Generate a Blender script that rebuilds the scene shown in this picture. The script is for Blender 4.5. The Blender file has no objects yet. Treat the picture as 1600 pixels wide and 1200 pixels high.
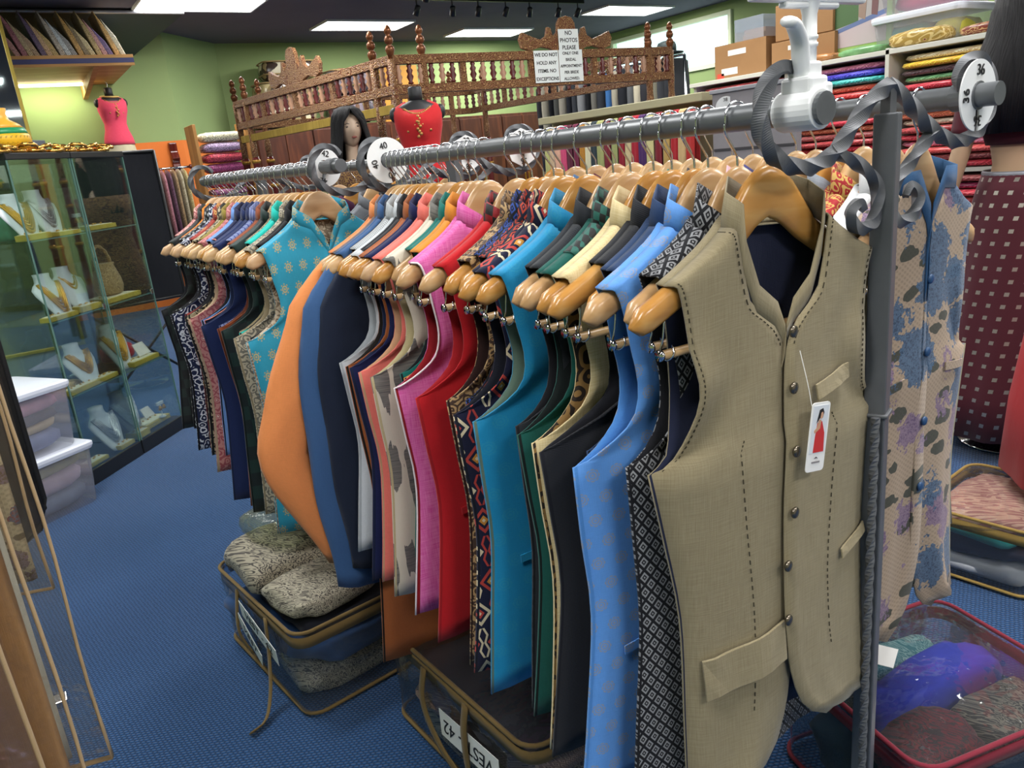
import bpy, bmesh, math, random
from mathutils import Vector, Matrix
PI = math.pi
sin, cos = math.sin, math.cos
scene = bpy.context.scene
C = scene.collection

# ------------------------------------------------------------------ camera
CAM_H = 1.40
roll, pitch, yaw = math.radians(5.795), math.radians(16.49), math.radians(32.0)
rh = Vector((cos(yaw), -sin(yaw), 0)); fh = Vector((sin(yaw), cos(yaw), 0)); up = Vector((0, 0, 1))
fwd = fh * cos(pitch) - up * sin(pitch)
dn = -fh * sin(pitch) - up * cos(pitch)
right = rh * cos(roll) + dn * sin(roll)
cup = rh * sin(roll) - dn * cos(roll)
cam_d = bpy.data.cameras.new('camera'); cam = bpy.data.objects.new('camera', cam_d); C.objects.link(cam)
M3 = Matrix((right, cup, -fwd)).transposed()
cam.matrix_world = Matrix.Translation((0, 0, CAM_H)) @ M3.to_4x4()
cam_d.sensor_fit = 'HORIZONTAL'; cam_d.sensor_width = 36; cam_d.lens = 1202 / 1600 * 36
cam_d.clip_start = 0.02; cam_d.clip_end = 100
scene.camera = cam

# ------------------------------------------------------------------ world, exposure
w = bpy.data.worlds.new('world'); scene.world = w; w.use_nodes = True
w.node_tree.nodes['Background'].inputs[0].default_value = (0.86, 0.95, 1.0, 1)
w.node_tree.nodes['Background'].inputs[1].default_value = 3.0
vs = scene.view_settings
vs.view_transform = 'Standard'; vs.look = 'None'; vs.exposure = 0.0; vs.gamma = 1.0; vs.use_curve_mapping = False
PANEL_EMIT = 8.0
PANEL_WATT = 46.0
# ceiling panels (centre a, b), 1.22 x 0.61 each: four are in view, the others carry the same row on
CEIL = 3.2
PANELS = [(2.28, 8.93), (4.55, 10.02), (6.81, 10.55), (8.1, 8.9),
          (2.0, 5.9), (5.4, 5.9), (8.0, 5.2), (-1.0, 6.6),
          (0.0, 3.0), (3.2, 3.3), (6.2, 2.4), (-0.9, 0.4), (1.7, 0.35), (4.4, 0.3), (0.6, -1.9), (3.6, -1.9)]

# ------------------------------------------------------------------ node helpers
def srgb(r, g, b):
    f = lambda c: (c / 255 / 12.92) if c / 255 <= 0.04045 else ((c / 255 + 0.055) / 1.055) ** 2.4
    return (f(r), f(g), f(b), 1)
def hexc(h):
    return srgb(int(h[0:2], 16), int(h[2:4], 16), int(h[4:6], 16))
class NT:
    def __init__(s, name):
        s.m = bpy.data.materials.new(name); s.m.use_nodes = True
        s.t = s.m.node_tree; s.n = s.t.nodes; s.l = s.t.links
        s.p = s.n['Principled BSDF']; s.out = s.n['Material Output']
    def new(s, typ): return s.n.new(typ)
    def put(s, sock, v):
        if v is None: return
        if isinstance(v, bpy.types.NodeSocket): s.l.new(v, sock)
        else: sock.default_value = v
    def math(s, op, a, b=None, c=None):
        n = s.new('ShaderNodeMath'); n.operation = op
        s.put(n.inputs[0], a); s.put(n.inputs[1], b)
        if c is not None: s.put(n.inputs[2], c)
        return n.outputs[0]
    def mix(s, f, a, b):
        n = s.new('ShaderNodeMix'); n.data_type = 'RGBA'
        s.put(n.inputs[0], f); s.put(n.inputs[6], a); s.put(n.inputs[7], b)
        return n.outputs[2]
    def coord(s, kind='UV'):
        return s.new('ShaderNodeTexCoord').outputs[kind]
    def mapv(s, vec, scale=(1, 1, 1), loc=(0, 0, 0), rot=(0, 0, 0)):
        n = s.new('ShaderNodeMapping'); s.l.new(vec, n.inputs[0])
        n.inputs['Location'].default_value = loc; n.inputs['Scale'].default_value = scale; n.inputs['Rotation'].default_value = rot
        return n.outputs[0]
    def xyz(s, vec):
        n = s.new('ShaderNodeSeparateXYZ'); s.l.new(vec, n.inputs[0]); return n.outputs
    def noise(s, vec, scale, detail=2, rough=0.5, col=False):
        n = s.new('ShaderNodeTexNoise'); s.l.new(vec, n.inputs['Vector'])
        n.inputs['Scale'].default_value = scale; n.inputs['Detail'].default_value = detail; n.inputs['Roughness'].default_value = rough
        return n.outputs['Color' if col else 'Fac']
    def vor(s, vec, scale, out='Distance', feat='F1'):
        n = s.new('ShaderNodeTexVoronoi'); n.feature = feat; s.l.new(vec, n.inputs['Vector']); n.inputs['Scale'].default_value = scale
        return n.outputs[out]
    def ramp(s, f, stops, interp='LINEAR'):
        n = s.new('ShaderNodeValToRGB'); s.put(n.inputs[0], f); n.color_ramp.interpolation = interp
        e = n.color_ramp.elements
        while len(e) < len(stops): e.new(0.5)
        for el, (p, c) in zip(e, stops): el.position = p; el.color = c
        return n.outputs[0]
    def bump(s, h, strength=0.3, dist=0.002):
        n = s.new('ShaderNodeBump'); s.put(n.inputs['Height'], h)
        n.inputs['Strength'].default_value = strength; n.inputs['Distance'].default_value = dist
        s.l.new(n.outputs[0], s.p.inputs['Normal'])
    def base(s, c): s.put(s.p.inputs['Base Color'], c)
    def set(s, rough=0.6, metal=0.0, spec=0.5, sheen=0.0):
        s.p.inputs['Roughness'].default_value = rough; s.p.inputs['Metallic'].default_value = metal
        s.p.inputs['Specular IOR Level'].default_value = spec; s.p.inputs['Sheen Weight'].default_value = sheen
        return s
MATS = {}
def cached(fn):
    def g(*a, **k):
        key = (fn.__name__, a, tuple(sorted(k.items())))
        if key not in MATS: MATS[key] = fn(*a, **k)
        return MATS[key]
    return g
@cached
def plain(h, rough=0.5, metal=0.0, spec=0.5, var=0.0, scale=8.0, bump=0.0, bscale=60.0):
    t = NT('plain_' + h); t.set(rough, metal, spec); c = hexc(h)
    o = t.coord('Object')
    if var:
        f = t.noise(o, scale, 4)
        t.base(t.mix(t.ramp(f, [(0.3, (0, 0, 0, 1)), (0.7, (1, 1, 1, 1))]), tuple(x * (1 - var) for x in c[:3]) + (1,), tuple(min(1, x * (1 + var)) for x in c[:3]) + (1,)))
    else: t.base(c)
    if bump: t.bump(t.noise(o, bscale, 3), bump, 0.004)
    return t.m
@cached
def emis(h, s):
    t = NT('lit_' + h); t.base((0, 0, 0, 1)); t.p.inputs['Emission Color'].default_value = hexc(h); t.p.inputs['Emission Strength'].default_value = s
    return t.m
@cached
def clear(h='F4FAF8', gloss=0.12, rough=0.03, bump=0.0, bscale=25.0, haze=0.0, hz='FFFFFF', fk=0.4):
    # thin clear sheet: transparent body, fresnel reflection, optional wrinkles and milky haze
    t = NT('clear_' + h); n, l = t.n, t.l
    n.remove(t.p)
    tr = n.new('ShaderNodeBsdfTransparent'); tr.inputs[0].default_value = hexc(h)
    gl = n.new('ShaderNodeBsdfGlossy'); gl.inputs['Roughness'].default_value = rough; gl.inputs['Color'].default_value = (1, 1, 1, 1)
    fr = n.new('ShaderNodeFresnel'); fr.inputs[0].default_value = 1.45
    if bump:
        b = n.new('ShaderNodeBump'); b.inputs['Strength'].default_value = bump; b.inputs['Distance'].default_value = 0.02
        o = t.coord('Object'); l.new(t.noise(o, bscale, 3, 0.6), b.inputs['Height'])
        l.new(b.outputs[0], gl.inputs['Normal']); l.new(b.outputs[0], fr.inputs['Normal'])
    f = t.math('MULTIPLY_ADD', fr.outputs[0], fk, gloss * 0.12)
    mx = n.new('ShaderNodeMixShader'); l.new(f, mx.inputs[0])
    src = tr.outputs[0]
    if haze:
        df = n.new('ShaderNodeBsdfDiffuse'); df.inputs[0].default_value = hexc(hz)
        m2 = n.new('ShaderNodeMixShader'); m2.inputs[0].default_value = haze; l.new(src, m2.inputs[1]); l.new(df.outputs[0], m2.inputs[2]); src = m2.outputs[0]
    l.new(src, mx.inputs[1]); l.new(gl.outputs[0], mx.inputs[2]); l.new(mx.outputs[0], t.out.inputs[0])
    return t.m

# ---- cloth: every pattern works on UV in metres
def weave(t, k=0.25):
    uv = t.coord('UV')
    a = t.noise(t.mapv(uv, (900, 60, 1)), 1, 1); b = t.noise(t.mapv(uv, (60, 900, 1)), 1, 1)
    f = t.math('ADD', a, b)
    t.bump(t.math('MULTIPLY_ADD', t.noise(t.mapv(uv, (11, 6, 1)), 1, 3, 0.55), 9.0, f), k, 0.001)
    return t.math('MULTIPLY_ADD', f, 0.5, -0.5)     # about -0.1 .. 0.5
def tint(t, col, fac, amt):
    n = t.new('ShaderNodeHueSaturation'); t.put(n.inputs['Color'], col)
    t.put(n.inputs['Value'], t.math('MULTIPLY_ADD', fac, amt, 1.0)); return n.outputs[0]
@cached
def cloth(h, rough=0.85, slub=0.35, sheen=0.1):
    t = NT('cloth_' + h); t.set(rough, 0, 0.25, sheen); f = weave(t)
    f2 = t.noise(t.mapv(t.coord('UV'), (7, 5, 1)), 1, 3)
    f3 = t.math('ADD', f, t.math('MULTIPLY_ADD', f2, 0.3, -0.15))
    t.base(tint(t, hexc(h), f3, slub)); return t.m
@cached
def linen(h, h2, rough=0.85):
    t = NT('linen_' + h); t.set(rough, 0, 0.2, 0.15); uv = t.coord('UV')
    a = t.noise(t.mapv(uv, (700, 25, 1)), 1, 2); b = t.noise(t.mapv(uv, (25, 700, 1)), 1, 2)
    f = t.math('MULTIPLY', t.math('ADD', a, b), 0.5); t.bump(t.math('MULTIPLY_ADD', t.noise(t.mapv(uv, (11, 6, 1)), 1, 3, 0.55), 10.0, f), 0.3, 0.001)
    t.base(t.mix(t.ramp(f, [(0.38, (0, 0, 0, 1)), (0.62, (1, 1, 1, 1))]), hexc(h), hexc(h2))); return t.m
def cell(t, uv, sx, sy, brick=True):
    x, y, _ = t.xyz(uv)
    X = t.math('MULTIPLY', x, sx); Y = t.math('MULTIPLY', y, sy)
    if brick:
        r = t.math('MODULO', t.math('FLOOR', t.math('ADD', Y, 1000)), 2)
        X = t.math('MULTIPLY_ADD', r, 0.5, X)
    fx = t.math('SUBTRACT', t.math('FRACT', t.math('ADD', X, 1000)), 0.5); fy = t.math('SUBTRACT', t.math('FRACT', t.math('ADD', Y, 1000)), 0.5)
    return fx, fy
@cached
def motif(h, h2, sx=26, sy=34, r=0.27, rough=0.7, soft=0.5):
    # woven flower dots in offset rows
    t = NT('motif_' + h); t.set(rough, 0, 0.3, 0.1); w_ = weave(t); fx, fy = cell(t, t.coord('UV'), sx, sy)
    d = t.math('POWER', t.math('ADD', t.math('MULTIPLY', fx, fx), t.math('MULTIPLY', fy, fy)), 0.5)
    an = t.math('ARCTAN2', fy, fx); pet = t.math('MULTIPLY_ADD', t.math('COSINE', t.math('MULTIPLY', an, 8)), 0.05, r)
    inn = t.math('LESS_THAN', d, pet); ring = t.math('MULTIPLY', inn, t.math('GREATER_THAN', t.math('SINE', t.math('MULTIPLY', d, 55)), -0.35))
    ring = t.math('MULTIPLY', ring, soft)
    t.base(tint(t, t.mix(ring, hexc(h), hexc(h2)), w_, 0.3)); return t.m
@cached
def lattice(h, h2, h3, sx=75, sy=75, rough=0.8):
    # small diamonds with a dark core
    t = NT('lattice_' + h); t.set(rough, 0, 0.25, 0.05)
    uv = t.mapv(t.coord('UV'), (1, 0.8, 1), rot=(0, 0, PI / 4)); fx, fy = cell(t, uv, sx, sy, False)
    d = t.math('MAXIMUM', t.math('ABSOLUTE', fx), t.math('ABSOLUTE', fy))
    c = t.mix(t.math('LESS_THAN', d, 0.36), hexc(h), hexc(h2))
    c = t.mix(t.math('LESS_THAN', d, 0.2), c, hexc(h3)); c = t.mix(t.math('LESS_THAN', d, 0.08), c, hexc(h2))
    t.base(c); weave(t); return t.m
@cached
def checks(h, h2, s=34, rough=0.6):
    t = NT('checks_' + h); t.set(rough, 0, 0.4, 0.1); n = t.new('ShaderNodeTexChecker'); t.l.new(t.coord('UV'), n.inputs[0])
    n.inputs['Color1'].default_value = hexc(h); n.inputs['Color2'].default_value = hexc(h2); n.inputs['Scale'].default_value = s
    t.base(n.outputs[0]); weave(t); return t.m
@cached
def kilim(bg='1B1D36', c1='D9C9A8', c2='B8433C', c3='C98A3A', sx=17, sy=17):
    # columns of cream hooked diamonds and red diamonds on navy
    t = NT('kilim_' + bg + c2); t.set(0.85, 0, 0.2, 0.1); uv = t.coord('UV'); fx, fy = cell(t, uv, sx, sy, True)
    d = t.math('ADD', t.math('ABSOLUTE', fx), t.math('MULTIPLY', t.math('ABSOLUTE', fy), 0.9))
    st = lambda a, b: t.math('MULTIPLY', t.math('GREATER_THAN', d, a), t.math('LESS_THAN', d, b))
    x, y, _ = t.xyz(uv); par = t.math('MODULO', t.math('FLOOR', t.math('MULTIPLY_ADD', y, sy, 1000)), 2)
    c = t.mix(st(0.26, 0.38), hexc(bg), t.mix(par, hexc(c1), hexc(c2)))
    c = t.mix(t.math('LESS_THAN', d, 0.15), c, t.mix(par, hexc(c2), hexc(c3)))
    c = t.mix(t.math('LESS_THAN', d, 0.06), c, hexc(c1))
    zig = t.math('ABSOLUTE', t.math('SUBTRACT', t.math('FRACT', t.math('MULTIPLY_ADD', y, sy * 2, 1000)), 0.5))
    e = t.math('ABSOLUTE', t.math('SUBTRACT', t.math('ABSOLUTE', fx), t.math('MULTIPLY_ADD', zig, 0.2, 0.36)))
    c = t.mix(t.math('LESS_THAN', e, 0.035), c, t.mix(par, hexc(c2), hexc(c1)))
    t.base(c); weave(t, 0.4); return t.m
@cached
def ikat(h='CFC8B6', h2='4E4E50'):
    t = NT('ikat'); t.set(0.7, 0, 0.3, 0.1); uv = t.coord('UV')
    v = t.mapv(uv, (32, 5, 1)); n1 = t.noise(v, 1, 3, 0.6); x, y, _ = t.xyz(uv)
    band = t.math('SINE', t.math('MULTIPLY', y, 2 * PI / 0.2)); f = t.math('MULTIPLY_ADD', band, 0.16, n1)
    col = t.noise(t.mapv(uv, (40, 0.01, 1)), 1, 1)
    f = t.math('ADD', f, t.math('MULTIPLY_ADD', col, 0.5, -0.25))
    m = t.math('GREATER_THAN', f, 0.54)
    th = t.math('MULTIPLY', m, t.math('MULTIPLY_ADD', t.noise(t.mapv(uv, (20, 300, 1)), 1, 1), 0.5, 0.6))
    t.base(t.mix(th, hexc(h), hexc(h2))); weave(t); return t.m
@cached
def scroll(h, h2, h3=None, s=45, thr=0.42, rough=0.7, dist=0.6):
    # scattered paisley / foliage scrolls
    t = NT('scroll_' + h + h2); t.set(rough, 0, 0.3, 0.1); uv = t.coord('UV')
    n = t.noise(uv, s * 0.5, 2, 0.5, True)
    m = t.new('ShaderNodeMix'); m.data_type = 'VECTOR'; m.inputs[0].default_value = dist * 0.05
    t.l.new(uv, m.inputs[4]); t.l.new(n, m.inputs[5])
    d = t.vor(m.outputs[1], s); a = t.math('SINE', t.math('MULTIPLY', d, 16)); f = t.math('GREATER_THAN', a, thr - 0.4)
    c = t.mix(f, hexc(h), hexc(h2))
    if h3: c = t.mix(t.math('LESS_THAN', d, 0.13), c, hexc(h3))
    t.base(c); weave(t); return t.m
@cached
def blooms(bg, c1, c2, leaf, s=9, rough=0.75):
    # large flowers with leaves scattered on a pale ground, rows of small raised stripes
    t = NT('blooms_' + bg + c1); t.set(rough, 0, 0.3, 0.1); uv = t.coord('UV'); x, y, _ = t.xyz(uv)
    nz = t.noise(uv, 48, 2, 0.6); nb = t.noise(uv, 26, 2)
    rib = t.math('GREATER_THAN', t.math('MULTIPLY', t.math('SINE', t.math('MULTIPLY', x, 520)), t.math('SINE', t.math('MULTIPLY', y, 700))), 0.15)
    c = t.mix(t.math('MULTIPLY', rib, 0.5), hexc(bg), tuple(q * 0.6 for q in hexc(bg)[:3]) + (1,))
    v2 = t.new('ShaderNodeTexVoronoi'); t.l.new(t.mapv(uv, (1, 2.1, 1), rot=(0, 0, 0.8)), v2.inputs['Vector']); v2.inputs['Scale'].default_value = s * 1.25
    dl = t.math('MULTIPLY_ADD', nb, 0.7, v2.outputs['Distance'])
    c = t.mix(t.math('MULTIPLY', t.math('LESS_THAN', dl, 0.66), 0.92), c, hexc(leaf))
    fine = t.noise(uv, 150, 2, 0.6)
    def flower(c, off, col, col2, sc, r):
        v = t.new('ShaderNodeTexVoronoi'); t.l.new(t.mapv(uv, (1, 1, 1), (off, off * 0.7, 0)), v.inputs['Vector']); v.inputs['Scale'].default_value = sc; v.inputs['Randomness'].default_value = 0.85
        d = t.math('ADD', t.math('MULTIPLY_ADD', nz, 0.55, v.outputs['Distance']), t.math('MULTIPLY_ADD', fine, 0.25, -0.4))
        inside = t.math('LESS_THAN', d, r)
        fl = t.ramp(fine, [(0.36, hexc(col)), (0.5, hexc(col2)), (0.6, hexc(col))])
        return t.mix(t.math('MULTIPLY', inside, 0.93), c, fl)
    c = flower(c, 3.1, c2, '8C768A', s * 1.0, 0.36)
    c = flower(c, 7.7, c1, '4E6A88', s * 0.9, 0.41)
    t.base(c); t.bump(rib, 0.3, 0.001); return t.m
@cached
def squares(bg, fg, s=24, size=0.24, metal=0.6):
    t = NT('squares_' + bg); fx, fy = cell(t, t.coord('UV'), s, s * 1.1, False)
    d = t.math('MAXIMUM', t.math('ABSOLUTE', fx), t.math('ABSOLUTE', fy)); m = t.math('LESS_THAN', d, size)
    nz = t.noise(t.mapv(t.coord('UV'), (300, 300, 1)), 1, 1)
    t.base(t.mix(m, hexc(bg), t.mix(nz, hexc(fg), hexc('8A8478')))); t.set(0.7, 0, 0.3, 0.1)
    t.put(t.p.inputs['Metallic'], t.math('MULTIPLY', m, metal)); t.put(t.p.inputs['Roughness'], t.math('MULTIPLY_ADD', m, -0.4, 0.75)); return t.m
@cached
def stripes(h, h2, s=60, w_=0.5, vert=True):
    t = NT('stripes_' + h + h2); t.set(0.8, 0, 0.2, 0.1); x, y, _ = t.xyz(t.coord('UV'))
    f = t.math('LESS_THAN', t.math('FRACT', t.math('MULTIPLY_ADD', x if vert else y, s, 1000)), w_)
    t.base(t.mix(f, hexc(h), hexc(h2))); weave(t); return t.m
@cached
def wood(h, h2, rough=0.35, scale=1.0, axis='Z', spec=0.5):
    t = NT('wood_' + h); t.set(rough, 0, spec); o = t.coord('Object')
    sc = {'X': (1.5, 14, 14), 'Y': (14, 1.5, 14), 'Z': (14, 14, 1.5)}[axis]
    v = t.mapv(o, tuple(q * scale for q in sc)); f = t.noise(v, 1, 4, 0.6)
    g = t.math('SINE', t.math('MULTIPLY', f, 22)); f2 = t.math('MULTIPLY_ADD', g, 0.18, f)
    t.base(t.mix(t.ramp(f2, [(0.3, (0, 0, 0, 1)), (0.72, (1, 1, 1, 1))]), hexc(h), hexc(h2))); return t.m
@cached
def mixed(cols, s=9, rough=0.5, stretch=(1, 1, 1), seed=0.0, bump=0.0):
    # heap of folded cloth seen through plastic: patches of several colours
    t = NT('mixed_' + cols[0]); t.set(rough, 0, 0.5)
    o = t.mapv(t.coord('Object'), stretch, (seed, seed, seed)); n = t.noise(o, s * 0.6, 2, 0.5)
    k = len(cols); st = [(0.28 + 0.44 * i / k, hexc(c)) for i, c in enumerate(cols)]
    t.base(t.ramp(n, st, 'CONSTANT')); 
    if bump: t.bump(t.noise(o, s * 3, 3), bump, 0.01)
    return t.m

# ------------------------------------------------------------------ mesh helpers
def catmull(pts, n):
    pts = [Vector(p) for p in pts]; L = [0]
    for a, b in zip(pts, pts[1:]): L.append(L[-1] + (b - a).length)
    T = L[-1]; out = []
    for i in range(n):
        s = T * i / (n - 1); k = 0
        while k < len(pts) - 2 and s > L[k + 1]: k += 1
        seg = max(L[k + 1] - L[k], 1e-9); t = min(1, max(0, (s - L[k]) / seg))
        p1, p2 = pts[k], pts[k + 1]
        p0 = pts[k - 1] if k > 0 else p1 * 2 - p2
        p3 = pts[k + 2] if k + 2 < len(pts) else p2 * 2 - p1
        out.append(0.5 * ((2 * p1) + (p2 - p0) * t + (2 * p0 - 5 * p1 + 4 * p2 - p3) * t * t + (3 * p1 - p0 - 3 * p2 + p3) * t ** 3))
    return out
class MB:
    def __init__(s): s.v = []; s.f = []; s.uv = []; s.mi = []
    def add(s, vs_, fs, uv=None, m=0):
        k = len(s.v); s.v += [tuple(p) for p in vs_]; s.f += [[i + k for i in f] for f in fs]
        s.uv += list(uv) if uv else [(p[0] + 0.37 * p[1], p[2] + 0.31 * p[1]) for p in vs_]
        s.mi += [m] * len(fs); return s
    def box(s, c, d, rz=0, m=0, M=None):
        x, y, z = (q / 2 for q in d); P = []
        for sx, sy, sz in ((-1, -1, -1), (1, -1, -1), (1, 1, -1), (-1, 1, -1), (-1, -1, 1), (1, -1, 1), (1, 1, 1), (-1, 1, 1)):
            p = Vector((sx * x, sy * y, sz * z))
            if M: p = M @ p
            if rz: p = Matrix.Rotation(rz, 3, 'Z') @ p
            P.append(p + Vector(c))
        return s.add(P, [(0, 3, 2, 1), (4, 5, 6, 7), (0, 1, 5, 4), (1, 2, 6, 5), (2, 3, 7, 6), (3, 0, 4, 7)], m=m)
    def tube(s, pts, r, n=8, closed=False, caps=True, twist=0.0, squash=None, m=0, ph=0.0):
        pts = [Vector(p) for p in pts]; N = len(pts); rs = r if isinstance(r, (list, tuple)) else [r] * N
        rings = []; nrm = None; dist = 0
        for i, p in enumerate(pts):
            if closed: t = pts[(i + 1) % N] - pts[i - 1]
            else: t = pts[min(i + 1, N - 1)] - pts[max(i - 1, 0)]
            if t.length < 1e-9: t = Vector((0, 0, 1))
            t.normalize()
            if nrm is None:
                a = Vector((0, 0, 1)) if abs(t.z) < 0.9 else Vector((1, 0, 0)); nrm = (a - t * a.dot(t)).normalized()
            else:
                nrm = nrm - t * nrm.dot(t); nrm = nrm.normalized() if nrm.length > 1e-6 else t.orthogonal().normalized()
                dist += (p - pts[i - 1]).length
            b = t.cross(nrm); ring = []
            for k in range(n):
                an = 2 * PI * k / n + twist * dist + ph
                ca, sa = cos(an) * rs[i], sin(an) * rs[i]
                if squash: ca *= squash
                ring.append(p + nrm * ca + b * sa)
            rings.append(ring)
        return s.loft(rings, closed=closed, caps=caps, m=m)
    def loft(s, rings, closed=False, caps=True, m=0, uvs=None, ring_closed=True):
        n = len(rings[0]); V = [p for r in rings for p in r]; F = []
        N = len(rings)
        for i in range(N if closed else N - 1):
            for k in range(n if ring_closed else n - 1):
                a, b = i * n + k, i * n + (k + 1) % n; c, d = ((i + 1) % N) * n + (k + 1) % n, ((i + 1) % N) * n + k
                F.append((a, b, c, d))
        if caps and not closed and ring_closed:
            F.append(tuple(range(n - 1, -1, -1))); F.append(tuple((N - 1) * n + k for k in range(n)))
        return s.add(V, F, uvs, m)
    def lathe(s, prof, n=16, c=(0, 0, 0), m=0, caps=True, wob=None):
        rings = []
        for r, z in prof:
            rings.append([Vector((c[0] + cos(2 * PI * k / n) * r * (1 if not wob else wob(k / n, z)), c[1] + sin(2 * PI * k / n) * r * (1 if not wob else wob(k / n, z)), c[2] + z)) for k in range(n)])
        uv = [(k / n * 2 * PI * max(r, 0.05), z) for r, z in prof for k in range(n)]
        return s.loft(rings, caps=caps, m=m, uvs=uv)
    def prism(s, outline, t, plane='xz', c=(0, 0, 0), m=0):
        n = len(outline); V = []
        for sg in (-0.5, 0.5):
            for a, b in outline:
                p = {'xz': (a, sg * t, b), 'xy': (a, b, sg * t), 'yz': (sg * t, a, b)}[plane]
                V.append((p[0] + c[0], p[1] + c[1], p[2] + c[2]))
        F = [tuple(range(n)), tuple(range(2 * n - 1, n - 1, -1))] + [(i, i + n, (i + 1) % n + n, (i + 1) % n) for i in range(n)]
        return s.add(V, F, m=m)
    def grid(s, P, uv=None, m=0):
        r, c_ = len(P), len(P[0]); V = [p for row in P for p in row]
        F = [(i * c_ + j, i * c_ + j + 1, (i + 1) * c_ + j + 1, (i + 1) * c_ + j) for i in range(r - 1) for j in range(c_ - 1)]
        return s.add(V, F, [q for row in uv for q in row] if uv else None, m)
    def sphere(s, c, r, n=12, k=8, sc=(1, 1, 1), m=0):
        rings = []
        for i in range(k + 1):
            th = PI * (i + 0.02) / (k + 0.04); rings.append([(c[0] + sc[0] * r * sin(th) * cos(2 * PI * j / n), c[1] + sc[1] * r * sin(th) * sin(2 * PI * j / n), c[2] - sc[2] * r * cos(th)) for j in range(n)])
        return s.loft(rings, m=m)
    def mesh(s, name, mats, smooth=False, orient=None):
        me = bpy.data.meshes.new(name); me.from_pydata(s.v, [], s.f)
        ul = me.uv_layers.new(name='UVMap')
        idx = [0] * len(me.loops); me.loops.foreach_get('vertex_index', idx)
        flat = []
        for i in idx: flat += s.uv[i]
        ul.data.foreach_set('uv', flat)
        for m_ in (mats if isinstance(mats, (list, tuple)) else [mats]): me.materials.append(m_)
        if any(s.mi): me.polygons.foreach_set('material_index', s.mi)
        if smooth: me.polygons.foreach_set('use_smooth', [True] * len(me.polygons))
        bm = bmesh.new(); bm.from_mesh(me)
        if orient is None: bmesh.ops.recalc_face_normals(bm, faces=bm.faces)
        else:
            bm.normal_update(); tot = Vector((0, 0, 0))
            for f in bm.faces: tot += f.normal * f.calc_area()
            if tot.dot(Vector(orient)) < 0: bmesh.ops.reverse_faces(bm, faces=bm.faces)
        bm.to_mesh(me); bm.free(); me.update(); return me
def pillow(w_, d, h, seed=0, amp=0.0, n=14, k=7, e=0.45, zc=None, freq=1.0):
    # soft slab: superellipsoid with a little unevenness, standing on z = 0
    r_ = random.Random(seed); ph = [r_.uniform(0, 6.3) for _ in range(8)]; rings = []
    pw = lambda c, q: math.copysign(abs(c) ** q, c)
    for i in range(k + 1):
        th = PI * (i + 0.03) / (k + 0.06); rr = sin(th) ** e; zz = -pw(cos(th), 0.6)
        ring = []
        for j in range(n):
            a = 2 * PI * j / n; x = pw(cos(a), e) * rr; y = pw(sin(a), e) * rr
            q = 1 + amp * (sin(3 * a * freq + ph[0] + zz) + 0.7 * sin(5 * a * freq + ph[1] - 2 * zz))
            z = zz + (amp * 2.0 * (sin(4 * x + ph[2]) * sin(4 * y + ph[3]) + 0.6 * sin(9 * x + ph[4] + 5 * y)) if zz > 0 else 0)
            ring.append((x * q * w_ / 2, y * q * d / 2, (z + 1) * h / 2))
        rings.append(ring)
    return MB().loft(rings)
def link(name, me, parent=None, loc=(0, 0, 0), rz=0.0, rot=None):
    o = bpy.data.objects.new(name, me); C.objects.link(o); o.location = loc
    o.rotation_euler = rot if rot else (0, 0, rz)
    if parent: o.parent = parent
    return o
def obj(name, mb, mats, parent=None, loc=(0, 0, 0), rz=0.0, rot=None, smooth=False, bev=None, solid=None, sub=0, orient=None):
    o = link(name, mb.mesh(name, mats, smooth, orient), parent, loc, rz, rot)
    if solid:
        md = o.modifiers.new('solid', 'SOLIDIFY'); md.thickness = abs(solid); md.offset = -1 if solid > 0 else 1
        if isinstance(mats, (list, tuple)) and len(mats) > 1: md.material_offset = 1
    if bev:
        md = o.modifiers.new('bevel', 'BEVEL'); md.width = bev; md.segments = 2; md.limit_method = 'ANGLE'; md.angle_limit = 0.6
    if sub:
        md = o.modifiers.new('sub', 'SUBSURF'); md.levels = sub; md.render_levels = sub
    return o
def tag(o, label, cat, group=None, kind=None):
    o['label'] = label; o['category'] = cat
    if group: o['group'] = group
    if kind: o['kind'] = kind
    return o
def thing(name, label, cat, loc=(0, 0, 0), rz=0.0, group=None):
    o = bpy.data.objects.new(name, None); C.objects.link(o); o.location = loc; o.rotation_euler = (0, 0, rz); o.empty_display_size = 0.1
    return tag(o, label, cat, group)
def struct(o): o['kind'] = 'structure'; return o
_dg = None
def text_mesh(body, size, mat, ext=0.0006, align='CENTER', space=1.0, shear=0.0, bold=0.0):
    cu = bpy.data.curves.new('t', 'FONT'); cu.body = body; cu.size = size; cu.extrude = ext; cu.align_x = align; cu.align_y = 'CENTER'; cu.space_line = space; cu.shear = shear; cu.offset = bold
    o = bpy.data.objects.new('t', cu); C.objects.link(o); bpy.context.view_layer.update()
    me = bpy.data.meshes.new_from_object(o.evaluated_get(bpy.context.evaluated_depsgraph_get()))
    bpy.data.objects.remove(o); bpy.data.curves.remove(cu)
    me.materials.clear(); me.materials.append(mat); return me
def copy_tree(o, loc=None, rz=None):
    c = o.copy(); C.objects.link(c)
    if loc is not None: c.location = loc
    if rz is not None: c.rotation_euler = (0, 0, rz)
    for ch in list(o.children):
        d = ch.copy(); C.objects.link(d); d.parent = c
        for g in list(ch.children):
            e = g.copy(); C.objects.link(e); e.parent = d
    return c
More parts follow.
